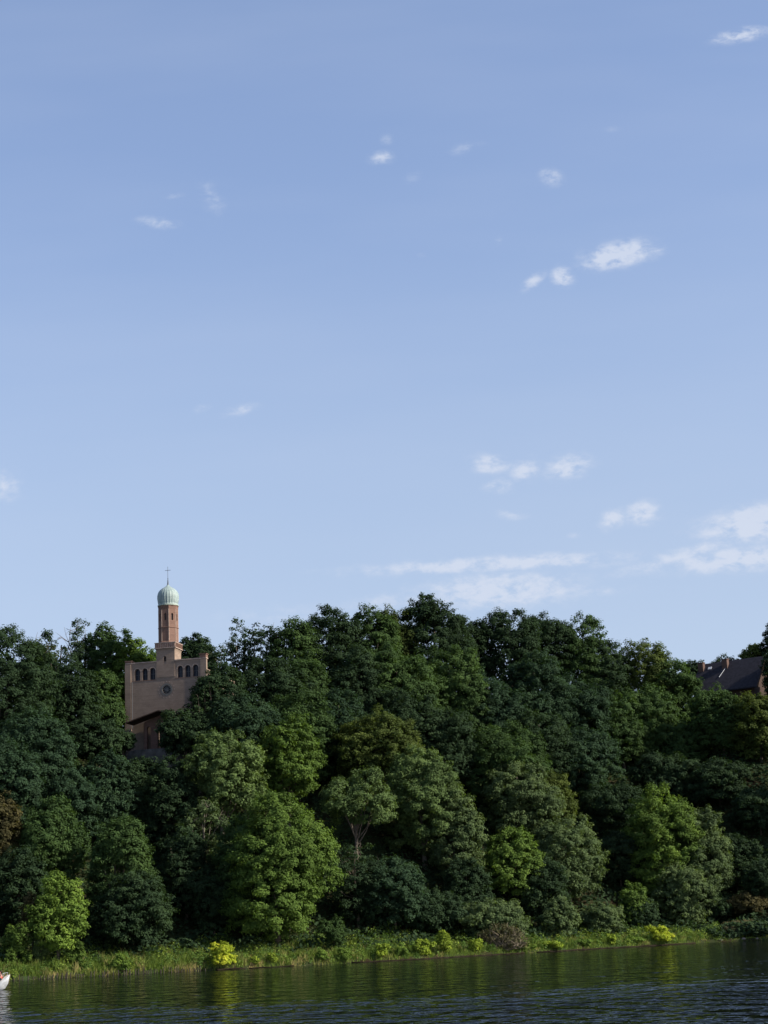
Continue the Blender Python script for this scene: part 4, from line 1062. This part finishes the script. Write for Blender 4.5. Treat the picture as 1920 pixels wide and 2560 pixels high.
E_ = [(0,1),(1,2),(2,3),(3,4),(4,5),(5,6),(2,7),(7,8),(8,9),(9,10),(2,11),(11,12),(12,13),(13,14),(0,15),(15,16),(16,17),(17,18),(0,19),(19,20),(20,21),(21,22)]
Rr = [.15,.125,.14,.08,.052,.095,.075, .058,.045,.034,.028, .058,.045,.034,.028, .09,.065,.045,.035, .09,.065,.045,.035]
body = skin_body('body', V_, E_, Rr, SKIN, person)
skin_body('top', [(0,0,.10),(0,0,.28),(.02,0,.46),(.025,0,.53),(.03,-.12,.515),(.03,.12,.515)], [(0,1),(1,2),(2,3),(2,4),(2,5)], [.168,.145,.16,.10,.085,.085], RED_CLOTH, person)
skin_body('shorts', [(.0,0,.06),(.08,-.10,.06),(.32,-.12,.08),(.08,.10,.06),(.32,.12,.08)], [(0,1),(1,2),(0,3),(3,4)], [.165,.105,.09,.105,.09], NAVY, person)
skin_body('hair', [(.02,0,.80),(.05,0,.87),(-.03,0,.78),(-.05,0,.66),(-.06,0,.55)], [(0,1),(0,2),(2,3),(3,4)], [.105,.07,.10,.07,.045], DARK_HAIR, person)
bm = bmesh.new()
for s_ in (-1, 1):
    for k in range(5):
        if k < 4: a0 = (.37, s_*.17 + (k-1.5)*.017, .14); a1 = (.41 + .006*(k in (1, 2)), s_*.17 + (k-1.5)*.019, .135); a2 = (.435 + .008*(k in (1, 2)), s_*.17 + (k-1.5)*.019, .11)
        else: a0 = (.35, s_*(.17-.03), .14); a1 = (.375, s_*(.17-.05), .135); a2 = (.395, s_*(.17-.055), .12)
        add_tube(bm, [a0, a1, a2], [.010, .009, .007], 6)
bm_obj('fingers', bm, SKIN, person, True)
bm = bmesh.new(); add_tube(bm, [(.155, 0, .755), (.185, 0, .735)], [.012, .018], 6)
for s_ in (-1, 1): add_tube(bm, [(.06, s_*.09, .76), (.06, s_*.105, .72)], [.02, .015], 6)
bm_obj('nose_and_ears', bm, SKIN, person, True)
bm = bmesh.new()
for s_ in (-1, 1): bmesh.ops.create_uvsphere(bm, u_segments=8, v_segments=6, radius=.012, matrix=Matrix.Translation((.155, s_*.033, .765)))
bm_obj('eyes', bm, DARK_HAIR, person, True)
bm = box(.155, .166, -.025, .025, .700, .708); bm_obj('mouth', bm, RED_CLOTH, person)
print('GZ', GZ0, float(ground(np.array(fc.x), np.array(CY))), 'terr', float(ground(np.array(fc.x), np.array(CY-5))))
print('faces', sum(len(o.data.polygons) for o in bpy.data.objects if o.type == 'MESH'))
